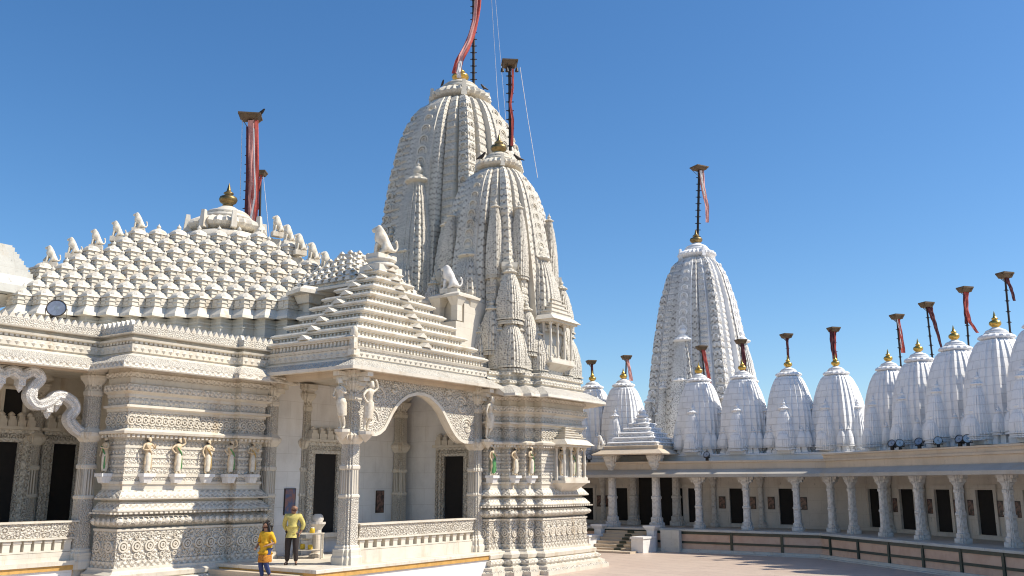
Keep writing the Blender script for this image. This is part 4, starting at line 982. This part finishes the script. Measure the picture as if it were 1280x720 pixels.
# ------------------------------------------------------------------ the second, white tower behind the gallery
C3 = Vector((12.0, 58.0))
W3 = empty('white_temple_tower', (C3.x, C3.y, 0), ANG, 'tall white carved temple tower rising behind the gallery at right', 'tower')
T3, sp3 = tower(W3, (0,0), 3, [(3.0,3.3),(6,3.2),(9,3.0),(12,2.64),(14.6,2.22),(16.2,1.80),(17.0,1.44),(17.45,1.08)], WS, 1.2, (.42,1.0), 'brass', .75, .05, .75, .05)
for k in range(4):
    rz = k*PI/2; cr, sr = math.cos(rz), math.sin(rz)
    def sl(x, y, z, w, h): spirelet(T3, 'white_carved', WS, 'wplain', (x*cr-y*sr, x*sr+y*cr, z), w, h)
    sl(0,-2.62,5.2,1.05,6.6); sl(0,-3.1,4.5,.9,4.8)
    for s_ in (-1,1): sl(s_*1.45,-2.62,4.6,.5,4.4); sl(s_*1.75,-2.7,4.0,.5,3.4)
    sl(-2.5,-2.5,4.0,.6,4.2)
mb = MB(); mb.box(-3.2,3.2,-3.2,3.2,0,3.1); mb.build('tower_base', M['wplain'], W3)

# ------------------------------------------------------------------ flagpoles
def cloth(mb, pts, w0, w1, n=14, m=0, yaw=0.0, fold=.5):
    """hanging strip of cloth with folds and thickness"""
    pts = [Vector(p) for p in pts]; rows = []
    for i in range(n+1):
        t = i/n*(len(pts)-1); k = min(int(t), len(pts)-2); p = pts[k].lerp(pts[k+1], t-k); wd = w0+(w1-w0)*i/n; row = []
        for j in range(7):
            a = (j/6-.5); row.append(p+Vector((math.cos(yaw)*a*wd, math.sin(yaw)*a*wd, 0))+Vector((-math.sin(yaw), math.cos(yaw), 0))*((math.sin(j*2.1+i*.35)*.7+math.sin(j*1.1-i*1.15+wd*40)*.5)*fold*wd*.26))
        rows.append(row)
    back = [[q+Vector((-math.sin(yaw), math.cos(yaw), 0))*.02 for q in r] for r in rows]
    mb.grid(rows, False, m, True); mb.grid(back, False, m, True)
def flagpole(base, top, label, r=.05, plat=(.5,.4), rungs=True, group='flagpoles on the towers and spires', cloths=(), wires=(), tilt=0, bell=False, prong=True):
    base, top = Vector(base), Vector(top); o = empty('flagpole', base, 0, label, 'flagpole', group)
    T_ = top-base; mb = MB(); mb.tube([(0,0,0), T_*.5, T_], r, 8)
    if rungs:
        n = int(T_.length/.42)
        for i in range(n):
            p = T_*((i+.5)/n); mb.tube([p+Vector((-r*2.4,0,0)), p+Vector((r*2.4,0,0))], r*.32, 5); mb.lathe((p.x,p.y,p.z-.03), [(r*1.35,0),(r*1.35,.06)], 8)
    mb.build('pole', M['iron'], o)
    if plat:
        mb = MB(); a, b = plat; c = (T_.x, T_.y)
        mb.obox(c, a, b, T_.z, T_.z+.07, tilt); mb.obox(c, a*.7, b*.7, T_.z-.16, T_.z-.002, tilt, 0, a*.95, b*.95)
        for x, y in ((-a,-b),(a,-b),(a,b),(-a,b)): mb.tube([(c[0]+x*.9,c[1]+y*.9,T_.z), (c[0],c[1],T_.z-a*1.3)], .015, 4)
        mb.build('platform', M['rust'], o)
        if bell:
            for x in (-.9,-.3,.9):
                q = MB(); q.tube([(c[0]+x*a,c[1]-b*.8,T_.z), (c[0]+x*a,c[1]-b*.8,T_.z-.35)], .012, 4); q.lathe((c[0]+x*a,c[1]-b*.8,T_.z-.55), [(.09,0),(.075,.08),(.05,.18),(.01,.22)], 8); q.build('bell', M['iron'], o)
    for mat, pts, w0, w1, yaw in cloths:
        q = MB(); cloth(q, [Vector(p)-base for p in pts], w0, w1, 16, 0, yaw); q.build('flag', M[mat], o)
    for pts in wires:
        q = MB(); q.tube([Vector(p)-base for p in pts], .012, 4); q.build('stay_wire', M['whitecloth'], o)
    return o
# hall roof pole with its thick red and white cloth bundle
Y = 41.2
flagpole(at(306,300,Y), at(313,146,Y), 'flagpole behind the bell roof dome, wrapped in broad pink and red cloth', .07, (.52,.45), cloths=[('pinkcloth',[at(314,150,Y-.15),at(312,200,Y-.15),at(312,250,Y-.15),at(314,290,Y-.15)],.30,.42,.0),('redcloth',[at(320,150,Y-.1),at(320,200,Y-.1),at(319,240,Y-.1),at(315,292,Y-.1)],.22,.40,.3),('whitecloth',[at(317,160,Y-.3),at(318,215,Y-.3),at(319,245,Y-.3),at(311,285,Y-.3)],.05,.10,.0),('darkcloth',[at(309,158,Y-.25),at(309,220,Y-.25),at(307,290,Y-.25)],.10,.16,.0)], wires=[[at(303,150,Y),at(300,250,Y)]], tilt=.15)
Y = 46
flagpole(at(324,300,Y), at(326,216,Y), 'small flagpole half hidden behind the broad pink cloth', .06, (.3,.3), rungs=False, cloths=[('redcloth',[at(327,217,Y-.1),at(322,240,Y-.1),at(322,262,Y-.1)],.14,.12,0)], wires=[[at(329,218,Y),at(337,300,Y)]])
# tall pole on the main tower, top out of the picture
Y = 51.8
flagpole(at(592,112,Y), at(592,-60,Y), 'tall ladder flagpole on the highest tower trailing a long red streamer', .085, (.5,.45), cloths=[('redcloth',[at(601,-40,Y-.6),at(597,12,Y-.8),at(591,40,Y-1.2),at(583,60,Y-1.6),at(574,76,Y-1.9),at(570,92,Y-2)],.34,.52,.2),('pinkcloth',[at(599,-40,Y-.9),at(593,25,Y-1.1),at(586,50,Y-1.5),at(577,69,Y-2.0),at(573,90,Y-2.2)],.16,.34,-.2),('whitecloth',[at(576,76,Y-2.1),at(573,90,Y-2.3),at(574,97,Y-2.3)],.20,.26,0)], wires=[[at(612,-40,Y),at(622,120,Y),at(628,180,Y-2)],[at(616,-40,Y),at(634,170,Y-1)]])
Y = 39.8
flagpole(at(638,188,Y), at(637,79,Y), 'ladder flagpole with square platform and hanging bells on the front tower', .075, (.37,.34), cloths=[('redcloth',[at(641,86,Y-.1),at(641,110,Y-.1),at(638,130,Y-.1),at(641,150,Y-.1),at(640,182,Y-.1)],.10,.12,.2)], wires=[[at(650,84,Y),at(660,150,Y),at(672,222,Y)]], tilt=.1, bell=True)
Y = 58.6
flagpole(at(872,300,Y), at(874,210,Y), 'ladder flagpole on the white tower with a narrow pink pennant', .08, (.48,.42), cloths=[('pinkcloth',[at(877,213,Y-.1),at(879,235,Y-.1),at(884,258,Y-.1),at(884,278,Y-.1)],.34,.22,.2),('whitecloth',[at(876,213,Y-.2),at(878,228,Y-.2),at(881,245,Y-.2)],.16,.10,.2)], tilt=.5)
PL = ['flagpole on the leftmost small spire beside the temple eave', 'flagpole on the small spire left of the pavilion, pale pink flag', 'flagpole on the small spire before the white tower with long red flag', 'flagpole with dark red flag on the small spire at the white tower edge',
      'flagpole on the spire next right of the white tower, dark flag', 'thick dark flag bundle on the spire at the gallery bend', 'flagpole behind the first spire right of the bend, striped flag hanging right', 'leaning flagpole with maroon flag behind the second spire past the bend', 'flagpole with a flag curling out to the right at its foot', 'thin bare flagpole near the right edge with a short dark flag']
fp = [((740,492),(739,452),0,[('darkcloth',[(740,453),(741,470),(740,488)],.12,.10)]), ((782,489),(783,446),0,[('pinkcloth',[(784,447),(787,462),(789,476)],.16,.22)]), ((880,482),(877,434),0,[('redcloth',[(879,436),(883,455),(888,482)],.22,.16)]), ((929,474),(926,426),0,[('darkcloth',[(928,427),(930,445),(930,470)],.16,.26)]),
      ((986,468),(983,419),0,[('darkcloth',[(984,421),(985,440),(986,462)],.14,.12)]), ((1045,462),(1042,411),0,[('darkcloth',[(1041,412),(1042,435),(1045,460)],.36,.22),('redcloth',[(1044,414),(1044,436),(1046,458)],.12,.1)]),
      ((1127,462),(1121,395),0,[('redcloth',[(1123,396),(1126,415),(1129,441)],.12,.22),('whitecloth',[(1122,398),(1126,418),(1127,438)],.08,.12)]), ((1166,448),(1158,380),0,[('darkcloth',[(1162,383),(1168,402),(1177,435)],.30,.10)]), ((1211,432),(1206,361),0,[('redcloth',[(1208,364),(1208,385),(1212,402),(1222,416)],.26,.14),('darkcloth',[(1206,363),(1207,390),(1208,405)],.16,.14)]), ((1263,416),(1256,343),0,[('darkcloth',[(1258,346),(1264,360),(1268,376)],.18,.12)])]
for i, (b, t, _, cl) in enumerate(fp):
    p, k = spots[i]; Y = p[1]+(0.25 if i < 6 else 1.0)
    flagpole(at(b[0]+(b[0]-t[0])*.6, b[1]+(48 if i > 5 else 6), Y), at(*t, Y), PL[i], .042, (.26,.24), rungs=i > 1, group='flagpoles on the small spires', cloths=[(m, [at(u, v, Y-.1) for u, v in q], a, bq, .2) for m, q, a, bq in cl], tilt=.3)

# ------------------------------------------------------------------ floodlights
def flood(p, head, tilt, r, label, group='round floodlights on the roof ledges'):
    o = empty('floodlight', p, head, label, 'floodlight', group)
    q = MB(); q.lathe((0,0,0), [(.02,-.30),(r*.5,-.28),(r*.75,-.15),(r,.0),(r*1.06,.01),(r*1.06,.04),(r*.98,.045)], 20, 0, True); h = q.build('housing', M['steel'], o)
    q = MB(); q.lathe((0,0,0), [(r*.97,.015),(r*.5,.04),(.01,.05)], 20, 0, True, caps=False); l = q.build('lens', M['lens'], o)
    q = MB(); q.lathe((0,0,0), [(r*1.0,.03),(r*1.1,.03),(r*1.1,.06),(r*1.0,.06),(r*1.0,.03)], 20, 0, False, caps=False); g_ = q.build('rim', M['iron'], o)
    for x in (h, l, g_): x.location = (0,0,r*1.25); x.rotation_euler = (tilt,0,0)
    q = MB(); q.tube([(-r*1.12,0,r*1.25),(-r*1.12,0,.05),(r*1.12,0,.05),(r*1.12,0,r*1.25)], .02, 5); q.box(-.06,.06,-.06,.06,-.12,.06); q.build('bracket', M['iron'], o); return o
FL = ['leftmost floodlight of the six past the gallery bend', 'second floodlight of the six past the gallery bend', 'third floodlight of the six past the gallery bend', 'fourth floodlight of the six past the gallery bend', 'fifth floodlight of the six past the gallery bend', 'rightmost floodlight of the six past the gallery bend', 'round floodlight on the gallery roof just right of the pavilion', 'round floodlight on the gallery roof beside the temple eave', 'round floodlight on the roof just left of the temple pavilion']
for i, (u, fn, hd) in enumerate(((1115,gR,-.9),(1125,gR,-.5),(1149,gR,-.8),(1173,gR,-.4),(1200,gR,-1.0),(1210,gR,-.5),(883,gF,-.6),(736,gF,.3))):
    s_ = inter(fn, u, -.2, 555); p = fn(s_, -.2); flood((p[0],p[1],ZR+(.36 if fn is gR else .13)), hd, PI/2*.9 if i % 2 else PI/2*.72, .15, FL[i])
p = at(70,392,31.6); flood((p.x,p.y,p.z-.2), .35, 1.25, .30, 'big round floodlight standing behind the toothed parapet at left', None)

# ------------------------------------------------------------------ framed pictures
def picture(p, rz, w_, h, label, group=None):
    o = empty('framed_picture', p, rz, label, 'picture', group)
    q = MB(); q.box(-w_/2,w_/2,-.03,0,0,h); q.box(-w_/2+.03,w_/2-.03,-.032,-.028,.03,h-.03,1); q.build('frame', [M['wood'], M['dark']], o)
    t = MB(); t.poly([(-w_/2+.03,-.036,.03),(w_/2-.03,-.036,.03),(w_/2-.03,-.036,h-.03),(-w_/2+.03,-.036,h-.03)]); t.build('print', M['print'], o); return o
t = NT('dark_print'); tc = t.n('ShaderNodeTexCoord'); nz = t.noise(tc.outputs['Object'], 7, 3, .6)
t.l(t.mix(t.ramp(nz, .42, .6), (.05,.035,.03), (.22,.12,.09)), t.b.inputs['Base Color']); t.b.inputs['Roughness'].default_value = .35; M['print'] = t.m
t = NT('blue_print'); tc = t.n('ShaderNodeTexCoord'); nz = t.noise(tc.outputs['Object'], 4, 3, .6)
t.l(t.mix(t.ramp(nz, .42, .6), (.10,.14,.24), (.30,.16,.14)), t.b.inputs['Base Color']); t.b.inputs['Roughness'].default_value = .35; M['print2'] = t.m
PG = 'small pictures beside the gallery doorways'
for i, (fn, s_) in enumerate(doors):
    F = fn is fl; an = aF if F else aR
    wh = (('%s doorway left of the gallery bend' % ORD[i]) if F else ('%s doorway right of the gallery bend' % ORD[i-len(dFs)]))
    for sg in (-1,1):
        if F and (8 < s_ < 10 or abs(s_-12.4) < .1 and sg < 0): continue
        q = fn(s_+sg*.82, -2.49); side = ('left' if sg > 0 else 'right') if F else ('right' if sg > 0 else 'left')
        picture((q[0]+CG.x, q[1]+CG.y, 2.02), an, .36, .62, 'small dark framed picture %s of the %s' % (side, wh), PG)
q = onb(361,642,4.30); o = picture(wor(q.x, 4.30, q.z-.05), ANG, .52, .92, 'framed picture on the porch wall behind the man in yellow'); o.children[1].data.materials[0] = M['print2']
q = onb(474,641,4.30); o = picture(wor(q.x, 4.30, q.z), ANG, .46, .86, 'dark framed picture seen through the porch arch')

# ------------------------------------------------------------------ statues
def painted(p, rz, h, pose, gcol, label, group):
    o = empty('painted_statue', p, rz, label, 'statue', group)
    b = link('body', DANP[pose], o); b.scale = (h*1.25,h*1.15,h*1.08)
    k = h/1.62; q = MB()
    q.lathe((.02*k,0,0), [(.13*k,.12*k),(.15*k,.3*k),(.155*k,.55*k),(.165*k,.8*k),(.13*k,.97*k),(.11*k,1.0*k)], 14, 0, True)
    q.build('skirt', M[gcol if label.startswith('slim statue in bright') else 'stat'], o)
    q = MB(); q.tube([(-.15*k,-.13*k,1.28*k),(.05*k,-.15*k,1.05*k),(.14*k,-.12*k,.9*k)], [.03*k,.035*k,.03*k], 6); q.lathe((.15*k,-.1*k,.2*k), [(.02*k,.0),(.05*k,.1*k),(.03*k,.6*k)], 6); q.build('scarf', M[gcol], o)
    q = MB(); q.lathe((.02*k,.01*k,1.56*k), [(.105*k,-.05*k),(.11*k,.0),(.08*k,.07*k),(.05*k,.1*k),(.06*k,.14*k),(.01*k,.2*k)], 10, 0, True); q.build('headdress', M['hair_paint'], o)
    q = MB(); q.box(-.2,.2,-.17,.2,-.10,0); q.hexa([(-.12,-.08,-.28),(.12,-.08,-.28),(.12,.2,-.28),(-.12,.2,-.28)], [(-.16,-.13,-.103),(.16,-.13,-.103),(.16,.2,-.103),(-.16,.2,-.103)]); q.build('bracket', M['white'], o)
    return o
PS = 'painted statues on the carved walls'
zf = 3.60
for i, (u, b, pose, gc, lb) in enumerate(((184,3.86,0,'ochre_fig','painted drummer statue in cream, second from the left on the sunlit wall'),(222,3.86,1,'green_paint','painted statue with green scarf, third from the left, at the shadow edge'),(259,3.86,2,'ochre_paint','painted statue in ochre, fourth from the left, within the porch shadow'),(288,3.60,1,'green_paint','slim painted statue on the shaded wall, second from the porch pillar'),(315,3.58,0,'ochre_paint','painted statue in ochre closest to the porch pillar on the shaded wall'))):
    q = onb(u,580,b); painted(wor(q.x,b,zf), ANG, 1.0, pose, gc, lb, PS)
q = ona(131,575,-5.47); painted(wor(-5.47,max(q.y,4.3),zf), ANG-PI/2, 1.0, 2, 'green_paint', 'painted statue in green on the shaded corner at far left', PS)
for i, (u, b, pose, gc, lb) in enumerate(((616,-.55,2,'green_paint','slim statue in bright green right beside the porch pillar'),(644,-.93,1,'stat','pale statue between two recesses, second right of the porch'),(664,-1.28,0,'green_paint','pale statue with green sash just left of the wall balcony'),(702,-1.72,2,'ochre_paint','ochre statue standing inside the wall balcony'),(716,-1.72,1,'green_paint','statue at the right corner of the wall by the balcony'))):
    q = onb(u,580,b); painted(wor(q.x,b,zf), ANG, 1.02, pose, gc, lb, PS)
def dancer(p, rz, h, pose, label, lean=.12):
    o = empty('dancer_statue', p, rz, label, 'statue', 'dancers on the porch pillars'); b = link('body', DAN[pose], o); b.scale = (h,)*3; b.rotation_euler = (lean,0,0)
    k = h/1.62; q = MB(); q.lathe((.02*k,0,0), [(.15*k,.42*k),(.16*k,.6*k),(.17*k,.82*k),(.13*k,.96*k)], 12, 0, True); s = q.build('skirt', M['stat'], o); s.rotation_euler = (lean,0,0)
    q = MB(); q.lathe((0,.0,-.34), [(.03,0),(.12,.1),(.2,.2),(.24,.24),(.24,.34)], 8, 0, False); q.build('bracket', M['plain'], o); return o
dancer(wor(-.50,-.10,4.98), ANG-PI/2, 1.62, 0, 'stone dancer on the shaded left side of the corner pillar')
dancer(wor(.12,-.52,4.92), ANG, 1.62, 1, 'sunlit stone dancer leaning out from the front of the corner pillar')
dancer(wor(6.72,-.52,4.92), ANG, 1.62, 2, 'sunlit stone dancer on the right pillar of the porch arch')
aw = ANG                                            # world heading of temple x
lion(wor(CXP, CYP, 11.60), 1.12, aw+PI*.5+.55, 'large seated lion statue crowning the stepped porch roof', 'lion statues on the roofs')
lion(wor(cc.x-.35, cc.y, zc+.30), .98, PI-.2, 'white lion statue on the bracketed canopy before the towers', 'lion statues on the roofs', LIONW, .3)
LN = ['lowest','second lowest','middle','second highest','highest']
for i, (k, pl, pr) in enumerate(lion_spots):
    p = wor(*pl); lion(p+Vector((0,0,.02)), .66, PI+.25, '%s of the five lions on the left ridge of the bell roof' % LN[i], 'lion statues on the roofs', LION, .2)
    p = wor(*pr); lion(p+Vector((0,0,.02)), .70, -PI/2-.9, '%s of the five lions on the right ridge of the bell roof' % LN[i], 'lion statues on the roofs', LION, .2)
p = Vector((*gF(sp_c+1.75, .6), 4.72+.5)); lion(p, .55, PI+.3, 'small pale animal statue on the left corner of the pavilion roof', None, LIONW, .15)

# ------------------------------------------------------------------ people
def fabric(name, col, var=.12): return simple(name, col, .85, 0, var, 12, .3)
M['skin'] = simple('brown_skin', (.30,.16,.10), .55, 0, .08, 8); M['hair'] = simple('black_hair', (.012,.010,.010), .45)
M['mustard'] = fabric('mustard_cotton', (.78,.44,.02), .12); M['lemon'] = fabric('pale_yellow_cotton', (.66,.56,.17), .16); M['denim'] = fabric('dark_blue_denim', (.03,.05,.16)); M['trouser'] = fabric('dark_brown_trousers', (.035,.026,.024))
M['hem'] = simple('printed_hem', (.62,.26,.02), .85, 0, .35, 40, .3, (.20,.06,.02))
def person(p, rz, H, label, woman):
    o = empty('person', p, rz, label, 'person'); k = H/1.72
    def V(x, y, z): return (x*k, y*k, z*k)
    sh = .17 if woman else .20
    b = Skel(); pel = b.add(V(0,0,.93), .125*k)
    ch = b.chain(pel, [(V(0,0,1.08),.105*k),(V(0,0,1.24),.125*k),(V(0,.01,1.38),.115*k)])
    nk = b.chain(ch, [(V(0,0,1.46),.055*k)])
    hx = .05 if not woman else -.03
    hd = b.chain(nk, [(V(hx*.4,-.01,1.53),.075*k),(V(hx*.6,-.01,1.62),.088*k),(V(hx*.6,.0,1.69),.065*k)])
    b.chain(hd-1, [(V(hx*2.0+.0,-.095,1.595),.020*k)]); b.chain(hd-2, [(V(hx*1.5,-.07,1.53),.035*k)])
    for s_ in (-1,1): b.chain(hd-1, [(V(hx*.6+s_*.085,.0,1.60),.022*k)])
    if woman: legs = [[(-.09,0,.86,.095),(-.10,-.10,.50,.062),(-.10,.02,.10,.038),(-.11,-.10,.035,.032)], [(.09,0,.86,.095),(.10,-.10,.50,.062),(.09,.12,.16,.038),(.09,.06,.07,.032)]]
    else: legs = [[(-.10,0,.86,.098),(-.12,-.02,.49,.064),(-.13,.02,.09,.042),(-.15,-.12,.035,.034)], [(.10,0,.86,.098),(.13,-.05,.49,.064),(.14,.0,.09,.042),(.19,-.13,.035,.034)]]
    for lg in legs: b.chain(pel, [(V(x,y,z), r*k) for x, y, z, r in lg])
    if woman: arms = [[(-sh,0,1.38,.06),(-.30,.05,1.12,.045),(-.24,-.14,.98,.032)], [(sh,0,1.38,.06),(.28,.08,1.12,.045),(.20,-.16,1.05,.032)]]
    else: arms = [[(-sh,0,1.40,.065),(-.29,.09,1.14,.05),(-.20,.17,.93,.036)], [(sh,0,1.40,.065),(.32,.06,1.15,.05),(.24,.02,.94,.036)]]
    for i, ar in enumerate(arms):
        w_ = b.chain(ch, [(V(x,y,z), r*k) for x, y, z, r in ar]); d = Vector(ar[2][:3])-Vector(ar[1][:3]); hand(b, w_, d, (0,1,0), k)
    link('body', skin('body', b.p, b.e, b.r, 1, M['skin']), o)
    # garments, grown a little larger on the same skeleton
    t = Skel(); r0 = t.add(V(0,0,.94), .16*k)
    c = t.chain(r0, [(V(0,0,1.08),.135*k),(V(0,-.01,1.24),.152*k),(V(0,.01,1.385),.125*k)]); t.chain(c, [(V(0,.01,1.445),.072*k)])
    for ar in arms:
        e = Vector(ar[1][:3]); w3 = Vector(ar[2][:3]); m = e.lerp(w3, .25 if woman else .8); t.chain(c, [(V(*ar[0][:3]), .085*k), (V(*e), .066*k), (V(*m), .056*k)])
    t.chain(r0, [(V(0,-.01,.82),.175*k),(V(0,-.02,.62),.20*k)] if woman else [(V(0,0,.90),.145*k)])
    link('kurta' if woman else 'shirt', skin('shirt', t.p, t.e, t.r, 1, M['mustard' if woman else 'lemon']), o)
    if woman:
        q = MB(); q.lathe((0,-.02*k,0), [(.205*k,.54*k),(.212*k,.57*k),(.205*k,.70*k),(.195*k,.76*k)], 18, 0, True, .05, 6); q.build('printed_hem', M['hem'], o)
    t = Skel(); r0 = t.add(V(0,0,.98), .137*k)
    for lg in legs:
        L3 = lg[:3]; t.chain(r0, [(V(x,y,z), (r+(.022 if woman else .03))*k) for x, y, z, r in L3])
    link('jeans' if woman else 'trousers', skin('trousers', t.p, t.e, t.r, 1, M['denim' if woman else 'trouser']), o)
    for lg in legs:
        x, y, z, r = lg[3]; x2, y2, z2, _ = lg[2]; q = Skel(); a = q.add(V(x2,y2+.03,z-.0), .045*k); q.chain(a, [(V((x+x2)/2,(y+y2)/2,z),.05*k),(V(x,y-.02,z-.005),.042*k)]); link('shoe', skin('shoe', q.p, q.e, q.r, 1, M['wood']), o)
    q = Skel()
    if woman:
        a = q.add(V(hx*.5,-.015,1.70), .085*k); q.chain(a, [(V(hx*.5,.03,1.695),.098*k),(V(0,.075,1.58),.10*k),(V(0,.11,1.42),.12*k),(V(.0,.13,1.26),.10*k),(V(.0,.13,1.14),.05*k)])
        for s_ in (-1,1): q.chain(a, [(V(hx*.5+s_*.07,-.01,1.66),.055*k),(V(hx*.5+s_*.092,.005,1.58),.05*k),(V(s_*.13,-.0,1.44),.055*k),(V(s_*.17,-.03,1.30),.04*k)])
    else:
        a = q.add(V(.02,.07,1.58), .065*k); q.chain(a, [(V(.02,.06,1.65),.05*k)])
        for s_ in (-1,1): q.chain(a, [(V(hx*.6+s_*.075,.03,1.63),.035*k)])
    link('hair', skin('hair', q.p, q.e, q.r, 1, M['hair']), o)
    for s_ in (-1,1):
        q = MB(); q.lathe(V(hx*1.4+s_*.032,-.082,1.617), [(.004*k,-.008*k),(.012*k,-.003*k),(.012*k,.003*k),(.004*k,.008*k)], 8); q.build('eye', M['hair'], o)
    q = MB(); q.tube([V(hx*1.6-.025,-.088,1.555), V(hx*1.7,-.098,1.552), V(hx*1.6+.025,-.088,1.555)], .007*k, 5)
    q.build('mouth', simple('lips', (.30,.08,.07), .5), o)
    if not woman:
        q = MB(); q.tube([V(hx*1.6-.035,-.088,1.568), V(hx*1.7,-.10,1.574), V(hx*1.6+.035,-.088,1.568)], .010*k, 5); q.build('moustache', M['hair'], o)
    return o
def heading(dx, dy): return math.atan2(dy, dx)+PI/2
person((-6.80,29.45,ZP), heading(-.05,-1), 1.80, 'balding man in a pale yellow shirt and dark trousers standing on the porch edge', False)
pw = wor(-2.50,.85,.52); person(pw, heading(-.42,-.9), 1.66, 'long haired woman in a mustard kurta and blue jeans coming down the porch steps', True)

# ------------------------------------------------------------------ offering table on the porch
def atz(u, v, z):
    d = ray(u, v); k = (z-EYE)/d[2]; return Vector((d[0]*k, d[1]*k, z))
tp = atz(385,698,ZP); TB = empty('offering_table', tp, ANG-.9, 'small cream metal offering table with a lower shelf behind the man', 'table')
q = MB(); q.box(-.48,.48,-.26,.26,.78,.82); q.build('table_top', M['plain'], TB)
q = MB(); q.box(-.44,.44,-.22,.22,.26,.29); q.build('shelf', M['plain'], TB)
lg = None
for x in (-.44,.44):
    for y in (-.22,.22):
        if lg is None: q = MB(); q.box(-.025,.025,-.025,.025,0,.78); lg = q.build('leg', M['plain'], TB); c = lg
        else: c = lg.copy(); COL.objects.link(c); c.parent = TB
        c.location = (x, y, 0)
M['yellowpl'] = simple('yellow_plastic', (.72,.48,.03), .4, 0, .05)
def on_table(x, y, z):
    v_ = Matrix.Rotation(ANG-.9, 3, 'Z') @ Vector((x, y, 0)); return (tp.x+v_.x, tp.y+v_.y, ZP+z)
for (x, y, z, r, h, lb) in ((.10,.0,.821,.09,.16,'yellow jar standing alone on the offering table top'),(-.20,.02,.291,.08,.18,'left of the two yellow jars on the table shelf'),(.06,-.03,.291,.08,.16,'right of the two yellow jars on the table shelf')):
    o = empty('jar', on_table(x, y, z), 0, lb, 'jar', 'yellow jars on the offering table'); q = MB(); q.lathe((0,0,0), [(r*.8,0),(r,.02),(r,h*.8),(r*.7,h)], 14); q.build('pot', M['yellowpl'], o); q = MB(); q.lathe((0,0,h), [(r*.75,0),(r*.75,.025),(r*.3,.03)], 14); q.build('lid', M['plain'], o)
o = empty('stone_planter', on_table(.2,.5,0), 0, 'carved stone pedestal standing behind the offering table', 'pedestal'); q = MB(); q.lathe((0,0,0), [(.26,0),(.26,.1),(.18,.16),(.14,.9),(.2,1.0),(.28,1.1),(.28,1.16)], 16, 0, False); q.build('base', M['gal'], o)
q = MB(); q.lathe((0,0,1.16), [(.16,0),(.2,.1),(.16,.22),(.1,.27)], 16, 0, True, .05, 8); q.build('bowl', M['gal'], o)

# ------------------------------------------------------------------ pigeons
s = Skel(); a = s.add((0,0,.12), .065); s.chain(a, [((-.09,0,.17),.05),((-.13,0,.24),.04),((-.18,0,.235),.014)]); s.chain(a, [((.12,0,.08),.04),((.24,0,.05),.018)]); s.chain(a, [((0,.03,.03),.012),((-.03,.03,0),.012)]); s.chain(a, [((0,-.03,.03),.012),((-.03,-.03,0),.012)])
PIG = skin('pigeon_body', s.p, s.e, s.r, 1, M['iron'])
def pigeon(p, rz, lb): o = tag(link('pigeon', PIG), lb, 'bird', 'pigeons perched on the temple'); o.location = p; o.rotation_euler = (0,0,rz); o.scale = (1.25,)*3
for k, (ar, rz, lb) in enumerate(((-.5,.5,'dark pigeon on the right rim of the highest tower cap'),(-2.2,2,'dark pigeon on the left rim of the highest tower cap'))):
    w0 = wor(*C1); pigeon((w0.x+1.62*math.cos(ar), w0.y+1.62*math.sin(ar), 24.9+.1+1.78*.88*.42), rz, lb)
for k, (ar, rz, lb) in enumerate(((-.4,.2,'dark pigeon on the right rim of the front tower cap'),(-2.5,2.6,'dark pigeon on the left rim of the front tower cap'))):
    w0 = wor(*C2); pigeon((w0.x+.94*math.cos(ar), w0.y+.94*math.sin(ar), 16.85+.1+1.04*.88*.42), rz, lb)
p = at(326,146,41.2); pigeon((p.x,p.y,at(313,146,41.2).z+.07), 2.8, 'dark pigeon on the platform of the cloth wrapped flagpole')
